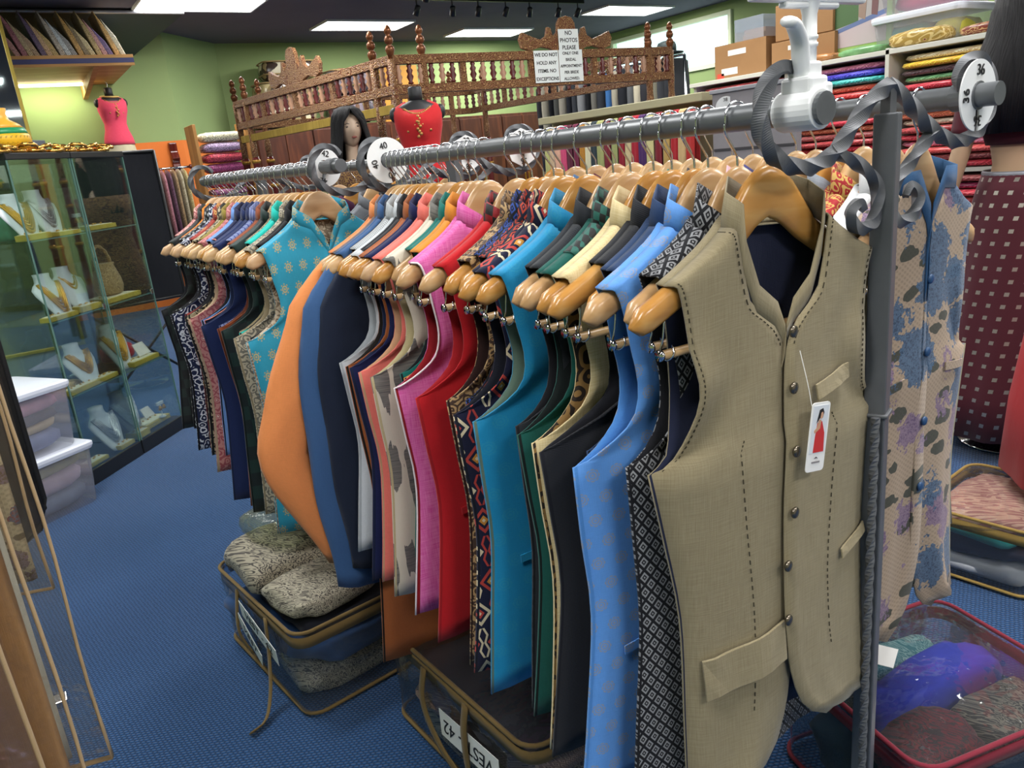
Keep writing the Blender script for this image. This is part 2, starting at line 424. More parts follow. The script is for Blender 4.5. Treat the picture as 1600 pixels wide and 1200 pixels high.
ORD = ['topmost', 'second', 'third', 'fourth', 'fifth', 'sixth', 'seventh', 'eighth', 'ninth', 'tenth', 'eleventh', 'twelfth', 'thirteenth', 'fourteenth', 'fifteenth', 'sixteenth', 'seventeenth', 'eighteenth', 'nineteenth', 'twentieth', 'twenty-first', 'twenty-second', 'twenty-third', 'twenty-fourth', 'twenty-fifth', 'twenty-sixth', 'twenty-seventh', 'twenty-eighth', 'twenty-ninth', 'thirtieth']

# ------------------------------------------------------------------ the room
A0, A1, B0, B1, BL = -3.2, 9.4, -3.2, 11.35, 10.5     # left, right, behind, back wall, left part of the back wall
def carpet():
    t = NT('blue_carpet'); t.set(0.95, 0, 0.1, 0.2); o = t.coord('Object')
    v = t.mapv(o, (1, 1, 1), rot=(0, 0, 0.5)); x, y, _ = t.xyz(v)
    nz = t.noise(o, 60, 2)
    row = t.math('MULTIPLY_ADD', y, 110, 1000); sh = t.math('MULTIPLY', t.math('MODULO', t.math('FLOOR', row), 2), 0.5)
    col = t.math('FRACT', t.math('ADD', t.math('MULTIPLY_ADD', x, 75, 1000), t.math('MULTIPLY_ADD', nz, 0.8, sh)))
    hgt = t.math('MULTIPLY', t.math('SINE', t.math('MULTIPLY', col, PI)), t.math('SINE', t.math('MULTIPLY', t.math('FRACT', row), PI)))
    f = t.math('MULTIPLY_ADD', t.noise(o, 900, 2), 0.4, t.math('MULTIPLY', hgt, 0.8))
    big = t.noise(o, 1.6, 3)
    c = t.mix(f, hexc('06203E'), hexc('2B5688'))
    t.base(tint(t, c, big, 0.25)); t.bump(hgt, 0.7, 0.004); return t.m
mfloor = carpet()
mceil = plain('6E6A76', 0.9, 0, 0.2, 0.06, 2.0)
mgreen = plain('8FA46C', 0.75, 0, 0.3, 0.04, 1.5)
morange = plain('DE7B38', 0.75, 0, 0.3, 0.04, 1.5)
fl = obj('floor', MB().box(((A0 + A1) / 2, (B0 + B1) / 2, -0.05), (A1 - A0, B1 - B0, 0.1)), mfloor); struct(fl)
ce = obj('ceiling', MB().box(((A0 + A1) / 2, (B0 + B1) / 2, CEIL + 0.05), (A1 - A0, B1 - B0, 0.1)), mceil); struct(ce)
# back wall: the left part stands forward, a short diagonal, then the far part; the left part has an orange dado
struct(obj('wall_back', MB().box(((2.98 + A1) / 2, B1 + 0.05, CEIL / 2), (A1 - 2.98, 0.1, CEIL)), mgreen))
wl = MB().box(((A0 + 2.16) / 2, BL + 0.05, (CEIL + 1.97) / 2), (2.16 - A0, 0.1, CEIL - 1.97)).box(((A0 + 2.16) / 2, BL + 0.05, 1.97 / 2), (2.16 - A0, 0.1, 1.97), m=1)
struct(obj('wall_front_left', wl, [mgreen, morange]))
dx, dy = 2.98 - 2.16, B1 - BL; dl = math.hypot(dx, dy); da = math.atan2(dy, dx)
wd = MB()
for z0, z1, mi in ((0, 1.97, 1), (1.97, CEIL, 0)):
    wd.box(((2.16 + 2.98) / 2 - sin(da) * 0.05, (BL + B1) / 2 + cos(da) * 0.05, (z0 + z1) / 2), (dl, 0.1, z1 - z0), da, mi)
struct(obj('wall_diagonal', wd, [mgreen, morange]))
# right wall with the long high window
WY0, WY1, WZ0, WZ1 = 8.15, 10.75, 2.35, 3.08
wr = MB().box((A1 + 0.05, (B0 + WY0) / 2, CEIL / 2), (0.1, WY0 - B0, CEIL)).box((A1 + 0.05, (WY1 + B1) / 2, CEIL / 2), (0.1, B1 - WY1, CEIL))
wr.box((A1 + 0.05, (WY0 + WY1) / 2, WZ0 / 2), (0.1, WY1 - WY0, WZ0)).box((A1 + 0.05, (WY0 + WY1) / 2, (WZ1 + CEIL) / 2), (0.1, WY1 - WY0, CEIL - WZ1))
struct(obj('wall_right', wr, mgreen))
wi = struct(link('window_1', None, None, (A1, (WY0 + WY1) / 2, (WZ0 + WZ1) / 2)))
fr = MB(); hw, hh = (WY1 - WY0) / 2, (WZ1 - WZ0) / 2
for sg in (-1, 1):
    fr.box((0, sg * (hw - 0.03), 0), (0.08, 0.06, 2 * hh)).box((0, 0, sg * (hh - 0.03)), (0.08, 2 * hw - 0.12, 0.06))
obj('window_frame', fr, plain('DDE8C0', 0.5), wi, bev=0.004)
obj('pane', MB().box((0.02, 0, 0), (0.006, 2 * hw - 0.12, 2 * hh - 0.12)), clear('EAF6F4', 0.1), wi)
struct(obj('wall_left', MB().box((A0 - 0.05, (B0 + BL) / 2, CEIL / 2), (0.1, BL - B0, CEIL)), mgreen))
struct(obj('wall_rear', MB().box(((A0 + A1) / 2, B0 - 0.05, CEIL / 2), (A1 - A0, 0.1, CEIL)), plain('B9B5A4', 0.8)))
# ceiling light panels, each a lit diffuser in a thin frame with its lamp
pm = MB().box((0, 0, 0), (1.2, 0.59, 0.012)).mesh('diffuser', emis('FDFEFF', PANEL_EMIT))
pf = MB()
for sg in (-1, 1): pf.box((sg * 0.605, 0, 0), (0.02, 0.63, 0.024)).box((0, sg * 0.305, 0), (1.19, 0.02, 0.024))
pfm = pf.mesh('frame', plain('D8D8D6', 0.5))
where = ['above the hanging pink top', 'above the left side of the carved canopy', 'behind the carved crest with the paper sign', 'beside the high window']
for i, (a, b) in enumerate(PANELS):
    t = thing('ceiling_light', ('bright rectangular ceiling panel light ' + where[i]) if i < 4 else 'ceiling panel light above ' + ('the' if a > 0 else 'the left') + ' sales floor at %s row' % ORD[i], 'light', (a, b, CEIL - 0.012), 0, 'ceiling panel lights')
    link('frame', pfm, t); link('diffuser', pm, t)
    ld = bpy.data.lights.new('panel_lamp', 'AREA'); ld.shape = 'RECTANGLE'; ld.size = 1.15; ld.size_y = 0.55; ld.energy = PANEL_WATT; ld.color = (1.0, 0.985, 0.95)
    lo = bpy.data.objects.new('lamp', ld); C.objects.link(lo); lo.parent = t; lo.location = (0, 0, -0.02)

# ------------------------------------------------------------------ clothes racks
BARZ, BARR = 1.417, 0.0163
miron = plain('5E6064', 0.5, 0.25, 0.5, 0.06, 30)
mchrome = plain('D6D8DC', 0.12, 1.0)
mbar = plain('686B6E', 0.36, 0.3, 0.5, 0.05, 20)
mwhite = plain('E9EBEC', 0.35, 0, 0.5)
mblack = plain('131417', 0.5)
mdark = plain('1A1B20', 0.7)
LARM = [(0, 1.440), (-0.043, 1.420), (-0.083, 1.388), (-0.115, 1.363), (-0.159, 1.350), (-0.208, 1.357), (-0.242, 1.379), (-0.255, 1.409), (-0.246, 1.444), (-0.220, 1.465), (-0.190, 1.462), (-0.172, 1.445)]
RARM = [(0, 1.440), (0.052, 1.412), (0.102, 1.380), (0.171, 1.356), (0.232, 1.367), (0.260, 1.402), (0.254, 1.442), (0.225, 1.468), (0.185, 1.464), (0.168, 1.444), (0.176, 1.428)]
LLOW = [(-0.122, 1.365), (-0.067, 1.347), (-0.023, 1.318), (-0.017, 1.288), (-0.030, 1.263), (-0.062, 1.262), (-0.077, 1.283), (-0.060, 1.296), (-0.048, 1.285)]
RLOW = [(0.111, 1.375), (0.066, 1.342), (0.018, 1.305), (0.017, 1.275), (0.035, 1.258), (0.073, 1.265), (0.082, 1.290), (0.060, 1.305), (0.050, 1.292)]
def sq_post(h, w_=0.03):
    return MB().box((0, 0, h / 2), (w_, w_, h), rz=0.35)
scroll_m = {}
for nm, L in (('a', LARM), ('b', RARM), ('c', LLOW), ('d', RLOW)):
    r = 0.0112 if nm in 'ab' else 0.0095
    P = catmull([(x, 0, z) for x, z in L], 170)
    rs = [r * (1.0 if i < 140 else 1.0 - 0.35 * (i - 140) / 30) for i in range(170)]
    scroll_m[nm] = MB().tube(P, rs, 4, twist=34).mesh('scroll_arm', miron)
def make_rack(label, loc, rz, length, off):
    t = thing('clothes_rack', label, 'clothes rack', loc, rz)
    for x, side in ((-off, 'left'), (off, 'right')):
        bm = MB().tube([(x, 0, BARZ), (x, length, BARZ)], BARR, 20)
        o = obj('hanging_bar', bm, mbar, t, smooth=True); md = o.modifiers.new('e', 'EDGE_SPLIT'); md.split_angle = 0.6
        for y in (0.045, length - 0.045):
            obj('bar_collar', MB().tube([(x, y - 0.018, BARZ), (x, y + 0.018, BARZ)], BARR + 0.0035, 20), mbar, t)
    for y in (0.045, length - 0.045):
        obj('post', sq_post(1.405), miron, t, (0, y, 0), bev=0.002)
        obj('post_top_pin', MB().box((0, 0, 1.42), (0.014, 0.014, 0.035)), miron, t, (0, y, 0))
        obj('post_clip', MB().box((0, 0, 0.985), (0.038, 0.038, 0.006), rz=0.35), miron, t, (0, y, 0), bev=0.002)
        obj('foot_bar', MB().box((0, 0, 0.015), (0.34, 0.04, 0.03)), miron, t, (0, y, 0), bev=0.003)
        obj('twisted_rod', MB().tube([(-0.021, -0.012, 0.03 + 0.955 * k / 130) for k in range(131)], 0.0068, 4, twist=55), miron, t, (0, y, 0))
        for nm in 'abcd': link('scroll_arm', scroll_m[nm], t, (0, y, 0))
    return t
OFF = 0.196
R1 = (1.014, 0.575); R1L = 1.265
R2 = (0.945, 1.91); R2L = 1.16; R2Z = math.atan2(0.076, 1.125)
rack1 = make_rack('near dark iron double clothes rack with twisted scroll ends', (R1[0], R1[1], 0), 0, R1L, OFF)
rack2 = make_rack('farther dark iron double clothes rack behind the near one', (R2[0], R2[1], 0), R2Z, R2L, OFF)
def on_rack(rk, side, y):
    x = side * OFF
    if rk == 1: return Vector((R1[0] + x, R1[1] + y, BARZ)), 0.0
    return Vector((R2[0] + x * cos(R2Z) - y * sin(R2Z), R2[1] + x * sin(R2Z) + y * cos(R2Z), BARZ)), R2Z

# size dividers: white slotted discs on the bars
mnum = plain('17181A', 0.5)
def size_disc(num, rk, side, y, label, tilt=0.0, spin=0.0, octo=False, rad=0.049):
    p, rz = on_rack(rk, side, y)
    n = 8 if octo else 40; out = []
    a0 = -PI / 2 + 0.1; 
    for i in range(n + 1):
        a = a0 + (2 * PI - 0.2) * i / n; out.append((rad * cos(a), rad * sin(a)))
    for i in range(13):
        a = -PI / 2 - 0.25 - (2 * PI - 0.5) * i / 12; out.append((0.0185 * cos(a), 0.0185 * sin(a)))
    t = thing('size_divider', label, 'size marker', p, rz, 'round size dividers')
    t.rotation_euler = (0, 0, rz + tilt)
    R = Matrix.Rotation(spin, 4, 'Y')
    d = obj('disc', MB().prism(out, 0.0022), mwhite, t); d.rotation_euler = (0, spin, 0)
    for k in range(4):
        a = k * PI / 2
        me = text_mesh(num, 0.021, mnum)
        o = link('numeral', me, d); c = Vector((0.034 * sin(a), -0.0022, 0.034 * cos(a)))
        o.matrix_local = Matrix.Translation(c) @ Matrix.Rotation(a, 4, 'Y') @ Matrix.Rotation(PI / 2, 4, 'X')
    return t
size_disc('36', 1, 1, 0.03, 'white round size disc numbered 36 on the near bar end', tilt=0.0)
size_disc('40', 1, -1, R1L - 0.072, 'white round size disc numbered 40 where the near bar ends', spin=-0.2, rad=0.053)
size_disc('42', 2, -1, 0.10, 'white round size disc numbered 42 on the farther rack', tilt=0.1, spin=0.25)
size_disc('38', 2, 1, 0.012, 'eight-sided white size disc numbered 38 on the farther rear bar', octo=True, spin=0.0)
size_disc('36', 1, 1, R1L - 0.075, 'eight-sided white size disc numbered 36 on the near rear bar', octo=True, spin=0.0)

# ------------------------------------------------------------------ hangers
ZT = [(0, -0.058), (0.015, -0.060), (0.03, -0.068), (0.045, -0.083), (0.06, -0.104), (0.08, -0.130), (0.11, -0.153), (0.15, -0.175), (0.20, -0.199), (0.24, -0.213)]
ZB = [(0, -0.124), (0.02, -0.132), (0.05, -0.156), (0.10, -0.186), (0.15, -0.212), (0.20, -0.234), (0.24, -0.246)]
def pl(T, x):
    x = abs(x)
    for (a, p), (b, q) in zip(T, T[1:]):
        if x <= b: return p + (q - p) * (x - a) / (b - a)
    return T[-1][1]
def zt(x):       # smoothed
    return (pl(ZT, x - 0.008) + 2 * pl(ZT, x) + pl(ZT, x + 0.008)) / 4 if abs(x) > 0.01 else pl(ZT, x)
def hanger_mesh(half=0.228):
    rings = []; N = 34
    for i in range(N + 1):
        x = -half + 2 * half * i / N; e = (half - abs(x)); k = min(1.0, math.sqrt(max(0.0, 1 - (1 - min(1, e / 0.02)) ** 2))) if e < 0.02 else 1.0
        k = max(k, 0.12)
        zt_, zb = zt(x), pl(ZB, x); zc = (zt_ + zb) / 2; h = (zt_ - zb) / 2 * k; th = (0.0075 + 0.0055 * min(1, abs(x) / 0.2)) * max(k, 0.3)
        ring = []
        for j in range(12):
            a = 2 * PI * j / 12; sy = math.copysign(abs(cos(a)) ** 0.7, cos(a)); sz = math.copysign(abs(sin(a)) ** 0.7, sin(a))
            ring.append((x, sy * th, zc + sz * h))
        rings.append(ring)
    return MB().loft(rings)
WOODS = [wood('BA9264', 'CBA87A', 0.28, 1, 'X'), wood('C59F6E', 'D4B48A', 0.3, 1, 'X'), wood('B5803F', 'C59858', 0.24, 1, 'X'), wood('B8936A', 'CBAB86', 0.38, 1, 'X')]
hb = hanger_mesh(); HANG = [hb.mesh('hanger_body', m, True) for m in WOODS]
hp = [(0, 0, -0.075), (0, 0, -0.05), (-0.003, 0, -0.042), (-0.021, 0, -0.016)]
for a in range(190, -30, -16): hp.append((0.0205 * cos(math.radians(a)), 0, 0.0205 * sin(math.radians(a))))
HOOK = MB().tube(catmull(hp, 44), 0.0016, 7).mesh('hook', mchrome, True)
DOWEL = MB().tube([(-0.183, 0, -0.268), (0.183, 0, -0.268)], 0.0062, 10).mesh('trouser_bar', WOODS[1], True)
def wire(s):
    m = MB().tube(catmull([(s * 0.172, 0.004, -0.225), (s * 0.174, 0.006, -0.25), (s * 0.176, 0.0095, -0.268), (s * 0.174, 0, -0.276), (s * 0.170, -0.008, -0.268), (s * 0.166, -0.002, -0.258)], 18), 0.0014, 6)
    return m.tube([(s * 0.1825, 0, -0.268), (s * 0.1865, 0, -0.268)], 0.0075, 10)
WIRE = {s: wire(s).mesh('bar_clip', mchrome, True) for s in (-1, 1)}
random.seed(7)
def hanger(rk, side, y, label, rz=0.0, tip=0.0, wi=None, group='wooden hangers', full=True, size=1.0):
    p, r0 = on_rack(rk, side, y)
    t = thing('wooden_hanger', label, 'hanger', p, r0 + rz, group)
    link('hook', HOOK, t); link('body', HANG[random.choice([0, 0, 1, 1, 2, 3]) if wi is None else wi], t)
    if full:
        link('trouser_bar', DOWEL, t)
        for s in (-1, 1): link('bar_clip', WIRE[s], t)
    for ch in t.children:
        if not ch.name.startswith('hook'): ch.scale = (size, 1, 1)
    return t

# ------------------------------------------------------------------ garments on hangers
def sstep(a, b, x):
    x = min(1, max(0, (x - a) / (b - a))); return x * x * (3 - 2 * x)
class Cut:
    """Pattern of a waistcoat or jacket: point(side, front, u, v): u 0 centre..1 side seam, v 0 shoulder..1 hem."""
    NR1, NR2, NC = 15, 15, 9
    def __init__(s, hem=-0.93, tip=0.195, under=0.262, waist=0.25, hemw=0.288, vneck=-0.20, T=0.017, TB=0.015, seed=0, arm=0.02, wav=0.004, cut=0.0, opening=0.0, hang=0.0):
        s.T, s.TB, s.arm, s.wav, s.cut = T, TB, arm, wav, cut; rnd = random.Random(seed); s.ph = [rnd.uniform(0, 6) for _ in range(6)]; s.hang = hang
        U = -0.418; s.U = U; s.hem = hem; L = hem - U
        s.o1 = catmull([(tip, zt(tip) + 0.006, 0), (tip - 0.022, -0.265, 0), (tip - 0.033, -0.325, 0), (tip - 0.02, -0.375, 0), (under - 0.035, -0.408, 0), (under, U, 0)], s.NR1)
        s.o2 = catmull([(under, U, 0), ((under + waist) / 2, U + L * 0.2, 0), (waist, U + L * 0.42, 0), ((waist + hemw) / 2, U + L * 0.72, 0), (hemw, hem + 0.012, 0)], s.NR2)
        nk = 0.084; op = opening
        s.i1 = catmull([(nk, zt(nk) + 0.006, 0), (nk - 0.004, -0.165, 0), (nk * 0.62 + op * 0.6, vneck + 0.03, 0), (0.004 + op * 0.3, vneck - 0.012, 0), (-0.008, vneck - 0.06, 0), (-0.009, U, 0)], s.NR1)
        if cut > 0: s.i2 = catmull([(-0.009, U, 0), (-0.008, U + L * 0.6, 0), (0.004, hem + 0.10, 0), (0.03, hem + 0.035, 0), (0.075, hem + 0.002, 0)], s.NR2)
        else: s.i2 = catmull([(-0.009, U, 0), (-0.008, U + L * 0.5, 0), (-0.004, hem + 0.006, 0)], s.NR2)
        s.b1 = catmull([(nk, zt(nk) + 0.006, 0), (nk * 0.7, -0.150, 0), (0.006, -0.158, 0), (0, -0.2, 0), (0, U, 0)], s.NR1)
        s.b2 = catmull([(0, U, 0), (0, hem + 0.004, 0)], s.NR2)
    def edge(s, which, v):
        A = {'o': (s.o1, s.o2), 'i': (s.i1, s.i2), 'b': (s.b1, s.b2)}[which]
        if v <= 0.5: P, t = A[0], v * 2 * (s.NR1 - 1)
        else: P, t = A[1], (v - 0.5) * 2 * (s.NR2 - 1)
        k = min(int(t), len(P) - 2); f = t - k; return P[k] * (1 - f) + P[k + 1] * f
    def point(s, side, front, u, v):
        o = s.edge('o', v); i = s.edge('i' if front else 'b', v)
        x = i.x + (o.x - i.x) * u; z = i.y + (o.y - i.y) * u
        if v < 0.16: z += (1 - v / 0.16) * (zt(x) + 0.006 - z)
        v1 = min(1, v * 2); T = s.T if front else s.TB
        k = min(1.0, v1 / 0.085); ramp = math.sqrt(max(0.0, 1 - (1 - k) ** 2)) if v < 0.5 else 1
        e = s.arm * sin(PI * sstep(0.0, 1.0, v1)) ** 0.8 if v < 0.5 else 0.0
        body = T * (1 - u ** 3.5) * (0.75 + 0.35 * v)
        lim = T * 1.1
        low = 0.0158 * (1 - sstep(0.55, 1.0, v1)) + 0.004
        y = ramp * max(low, min(max(body, e * (0.5 + 0.5 * u)), max(lim, s.arm)))
        if v >= 0.5: y = body + 0.004 * (1 - sstep(0.5, 0.6, v)) * (1 - u)
        if u > 0.999 and v >= 0.5: y = 0
        d = sstep(0.45, 1.0, v)
        y += d * s.wav * (1 - u ** 4) * (sin(u * 7 + s.ph[0] + side) + 0.7 * sin(u * 13 + v * 5 + s.ph[1]))
        x2 = x + s.wav * 0.7 * sin(v * 9 + s.ph[2])
        sh = s.hang * d
        return Vector((side * x2, (-y if front else y) + sh, z + d * 0.006 * sin(u * 5 + s.ph[3])))
    def panel(s, side, front):
        rows, uvr = [], []
        VL = [0, 0.004, 0.011, 0.022, 0.04] + [0.04 + 0.46 * k / 12 for k in range(1, 13)] + [0.5 + 0.5 * k / 14 for k in range(1, 15)]
        for v in VL:
            row = [s.point(side, front, c / (s.NC - 1), v) for c in range(s.NC)]
            if rows: acc = [a + math.hypot(p.y - q.y, p.z - q.z) for a, p, q in zip(acc, row, rows[-1])]
            else: acc = [-p.z for p in row]
            rows.append(row); uvr.append([(p.x + s.ph[4], s.ph[5] * 0.1 - a) for p, a in zip(row, acc)])
        return rows, uvr
    def locate(s, side, x, z, front=True):
        best = None
        for r in range(0, 61):
            v = r / 60
            for c in range(0, 31):
                p = s.point(side, front, c / 30, v); d = (p.x - x) ** 2 + (p.z - z) ** 2
                if best is None or d < best[0]: best = (d, p)
        return best[1]
def collar_mb(cut, h=0.034, lean=0.01, split=0.0):
    """standing collar following the neckline, left front round the back to the right front"""
    pts = []
    for v in (0.36, 0.30, 0.24, 0.18, 0.12, 0.06, 0.0): pts.append(cut.point(-1, True, 0, v))
    back = [cut.point(-1, False, 0, v) for v in (0.06, 0.12, 0.18)] 
    bk = [p for p in back] + [Vector((-p.x, p.y, p.z)) for p in reversed(back)]
    full = pts + bk + [Vector((-p.x, p.y, p.z)) for p in reversed(pts)]
    rows, uv = [[], []], [[], []]; s_ = 0; prev = None
    for i, p in enumerate(full):
        if prev is not None: s_ += (p - prev).length
        prev = p; k = min(i, len(full) - 1 - i) / 6.0; hh = h * min(1.0, 0.55 + 0.45 * k)
        q = Vector((p.x * (1 - lean * 8 * min(1, k)), p.y * 1.05 + (0.002 if p.y > 0 else -0.002), p.z + hh))
        if k < 0.7: q = p + Vector(((0.012 if p.x > 0 else -0.012) * -0.2, -0.003, hh))
        rows[0].append(p + Vector((0, 0, -0.003))); rows[1].append(q); uv[0].append((s_, 0)); uv[1].append((s_, hh))
    mid = [(a + b) / 2 + Vector((0.0015 if a.x > 0 else -0.0015, 0, 0)) for a, b in zip(*rows)]; mu = [((a[0] + b[0]) / 2, (a[1] + b[1]) / 2) for a, b in zip(*uv)]
    return MB().grid([rows[0], mid, rows[1]], [uv[0], mu, uv[1]])
def sleeve_mb(side, path, r0, r1, flat=0.42):
    P = catmull(path, 22); rings = []; uv = []
    for i, p in enumerate(P):
        t = i / 21; r = (r0 + (r1 - r0) * t) * (0.3 + 0.7 * sstep(0, 0.16, t)); ring = []
        for k in range(14):
            a = 2 * PI * k / 14; q = Vector((p.x + r * cos(a) * (1 + 0.05 * sin(i * 0.9 + k)), p.y + r * flat * sin(a) + 0.004 * sin(i * 1.1 + 2 * k), p.z + (0.012 * cos(a) * side if i > 0 else 0)))
            ring.append(q); uv.append((k / 14 * r * 5, p.z))
        rings.append(ring)
    return MB().loft(rings, caps=False, uvs=uv)
mlin_d = cloth('15161C'); mbutton = plain('6E665A', 0.25, 0.85); mgold = plain('B98A3C', 0.3, 0.9)
BUTTON = {}
def button_mesh(m):
    if m not in BUTTON:
        BUTTON[m] = MB().lathe([(0.0001, -0.0035), (0.0055, -0.003), (0.0075, -0.0015), (0.008, 0.0), (0.0072, 0.0018), (0.003, 0.0024), (0.0001, 0.0025)], 14).mesh('button', m, True)
    return BUTTON[m]
def garment(rk, side, y, name, label, cat, mat, lin=None, hng=True, hz=0.0, group=None, cut=None, collar=True, cmat=None, nbut=5, bmat=None, pocket=None, sleeves=None, smat=None, edge=None, hlabel=None, wi=None, ch=0.036, size=1.0, yoke=None):
    lin = lin or mlin_d; cut = cut or Cut(); cmat = cmat or mat; bmat = bmat or mbutton
    p, r0 = on_rack(rk, side, y)
    if hng: hanger(rk, side, y, hlabel or ('wooden hanger carrying the ' + label), hz, wi=wi, size=size)
    t = thing(name, label, cat, p, r0 + hz, group)
    for sd in (-1, 1):
        rows, uv = cut.panel(sd, True)
        o = obj('front_panel', MB().grid(rows, uv), [mat, lin], t, smooth=True, solid=0.0022, orient=(0, -1, 0))
        if edge:
            P = [cut.point(sd, True, 1.0, v / 40) + Vector((0, -0.0008, 0)) for v in range(0, 41)]
            obj('edge_trim', MB().tube(P, 0.002, 6), edge, t, smooth=True)
    rl, ul = cut.panel(-1, False); rr, ur = cut.panel(1, False)
    rows = [list(reversed(a)) + b[1:] for a, b in zip(rl, rr)]; uv = [list(reversed(a)) + b[1:] for a, b in zip(ul, ur)]
    obj('back_panel', MB().grid(rows, uv), [mat, lin], t, smooth=True, solid=0.0022, orient=(0, 1, 0))
    if collar: obj('collar', collar_mb(cut, ch), [cmat, cmat], t, smooth=True, solid=0.002)
    if yoke:
        for sd in (-1, 1):
            P = [[cut.point(sd, True, yoke[1] * c / 8, yoke[2] * (r / 8) ** 1.6) + Vector((0, -0.0025 * min(1, r / 2), 0.0022 * (1 - r / 8))) for c in range(9)] for r in range(9)]
            obj('yoke_panel', MB().grid(P, [[(q.x, q.z - q.y) for q in row] for row in P]), yoke[0], t, smooth=True, solid=0.001, orient=(0, -1, 0))
    if nbut:
        z0 = -0.27
        for k in range(nbut):
            z = z0 - k * (abs(cut.hem) - 0.42) / max(1, nbut) ; q = cut.locate(1, 0.004, z)
            b = link('button', button_mesh(bmat), t, (0.006, q.y - 0.004, z)); b.rotation_euler = (PI / 2, 0, 0)
    if pocket:
        for sd in ((-1, 1)):
            wd_ = cut.edge('o', 0.72).x; xs = [wd_ * (0.36 + 0.46 * k / 6) for k in range(7)]; rr_ = [[], []]
            for k, x in enumerate(xs):
                for j, dz in enumerate((0.0, -0.014)):
                    q = cut.locate(sd, sd * x, pocket + dz - 0.012 * (k / 6)); rr_[j].append(Vector((sd * x, q.y - 0.0025, pocket + dz - 0.012 * k / 6)))
            obj('welt_pocket', MB().grid(rr_), mat, t, solid=-0.002)
    if sleeves:
        for sd in (-1, 1):
            L = sleeves if sd < 0 else [(-0.20, 0.0, -0.215), (-0.225, 0, -0.45), (-0.215, 0, -0.65), (-0.19, 0, -0.80)]
            L = [(abs(x) * sd, yy, z) for x, yy, z in L]
            obj('sleeve', sleeve_mb(sd, L, 0.072, 0.056), [smat or mat, lin], t, smooth=True, solid=0.002)
    return t
G1 = 'vests on the near rack front bar'
# --- front bar of the near rack, from the near end to the far end
FR1 = [
 ('grey diamond jacquard vest right behind the beige vest', lattice('16171C', '8D8E92', '17181D'), None, dict(hem=-0.99, seed=2)),
 ('sky blue vest with woven flower dots', motif('5A93DB', '8A93A8', 27, 30, 0.29, 0.6, 0.85), cloth('4A83C8'), dict(hem=-0.97, seed=3, hemw=0.30)),
 ('dark denim blue vest behind the sky blue vest', cloth('243A5E'), None, dict(hem=-0.90, seed=4)),
 ('black ribbed vest with a wide bare hanger end', stripes('1A1B20', '292B31', 420, 0.5, False), cloth('191A22'), dict(hem=-0.93, seed=5, tip=0.15)),
 ('cream silk vest with dark printed lining', linen('CDB886', 'E0CFA4'), scroll('241A14', '8A6A3C', None, 30), dict(hem=-0.96, seed=6)),
 ('deep green vest with green and black checked shoulder', cloth('14544C'), cloth('101A1A'), dict(hem=-0.92, seed=7)),
 ('charcoal vest behind the deep green vest', stripes('1E2126', '2B2F35', 400, 0.5), None, dict(hem=-0.94, seed=8)),
 ('turquoise blue vest with tone on tone flowers', motif('1487B8', '2A92B4', 20, 24, 0.3, 0.6, 0.5), cloth('5E7468'), dict(hem=-0.93, seed=9)),
 ('navy vest with cream and red kilim diamonds', kilim(), cloth('141724'), dict(hem=-0.92, seed=10)),
 ('rust and navy small lattice vest', lattice('1C2036', 'B4432E', '1C2036', 60, 60), None, dict(hem=-0.93, seed=11)),
 ('blue and black cross hatched vest', lattice('14161F', '2E4C9C', '14161F', 70, 70), None, dict(hem=-0.90, seed=12)),
 ('brown snakeskin print vest', scroll('46342A', 'B49468', '7A2E26', 60, 0.55), cloth('2A1512'), dict(hem=-0.96, seed=13)),
 ('bright red vest with red checked collar', cloth('B5161F'), cloth('A01820'), dict(hem=-0.925, seed=14)),
 ('bright pink linen vest with white piping', linen('D24F9E', 'E583BE'), cloth('8E1620'), dict(hem=-0.91, seed=15)),
 ('mustard orange vest behind the pink vest', cloth('D48A34'), None, dict(hem=-0.86, seed=16)),
 ('teal vest behind the cream ikat vest', cloth('127068'), None, dict(hem=-0.84, seed=17)),
 ('cream vest with grey ikat streaks', ikat(), cloth('BDB088'), dict(hem=-0.925, seed=18)),
 ('coral pink vest beside the cream ikat vest', cloth('E8776C'), cloth('C79A78'), dict(hem=-0.92, seed=19)),
 ('dark navy vest behind the coral vest', cloth('171F4C'), cloth('15203E'), dict(hem=-0.93, seed=20)),
 ('long rust orange tunic with black hem', cloth('A05A30'), cloth('17120F'), dict(hem=-1.17, seed=21, hemw=0.29)),
 ('black vest on the far part of the near bar', cloth('191B22'), None, dict(hem=-0.92, seed=22)),
 ('pale grey white vest with grey lining', cloth('C9CED4'), cloth('A9B0B6'), dict(hem=-0.88, seed=23)),
 ('silver striped white vest', stripes('C6CACC', '8F9498', 300, 0.5), None, dict(hem=-0.90, seed=24)),
 ('midnight blue jacket with long sleeves', cloth('1B2438'), None, dict(hem=-0.95, seed=25)),
 ('slate blue tunic with long blue sleeve', cloth('3A5C8A'), None, dict(hem=-0.97, seed=26)),
 ('grey shouldered tunic behind the disc numbered 40', cloth('6B6468'), None, dict(hem=-0.93, seed=27)),
 ('orange tunic with a folded long sleeve', cloth('DE8A50'), cloth('B4502A'), dict(hem=-0.97, seed=28)),
]
YS1 = [0.130, 0.180, 0.205, 0.248, 0.285, 0.335, 0.375, 0.44, 0.50, 0.53, 0.56, 0.595, 0.645, 0.75, 0.785, 0.815, 0.85, 0.90, 0.95, 0.98, 1.005, 1.03, 1.055, 1.08, 1.105, 1.13, 1.155]
RECESS = {'denim': 0.05, 'charcoal vest behind': 0.035, 'rust and navy small': 0.05, 'blue and black cross': 0.055, 'mustard orange': 0.045, 'teal vest': 0.05, 'black vest on the far': 0.03, 'silver striped': 0.03, 'grey diamond': 0.045, 'cream silk': 0.015, 'deep green': 0.02, 'snakeskin': 0.03, 'midnight': 0.03}
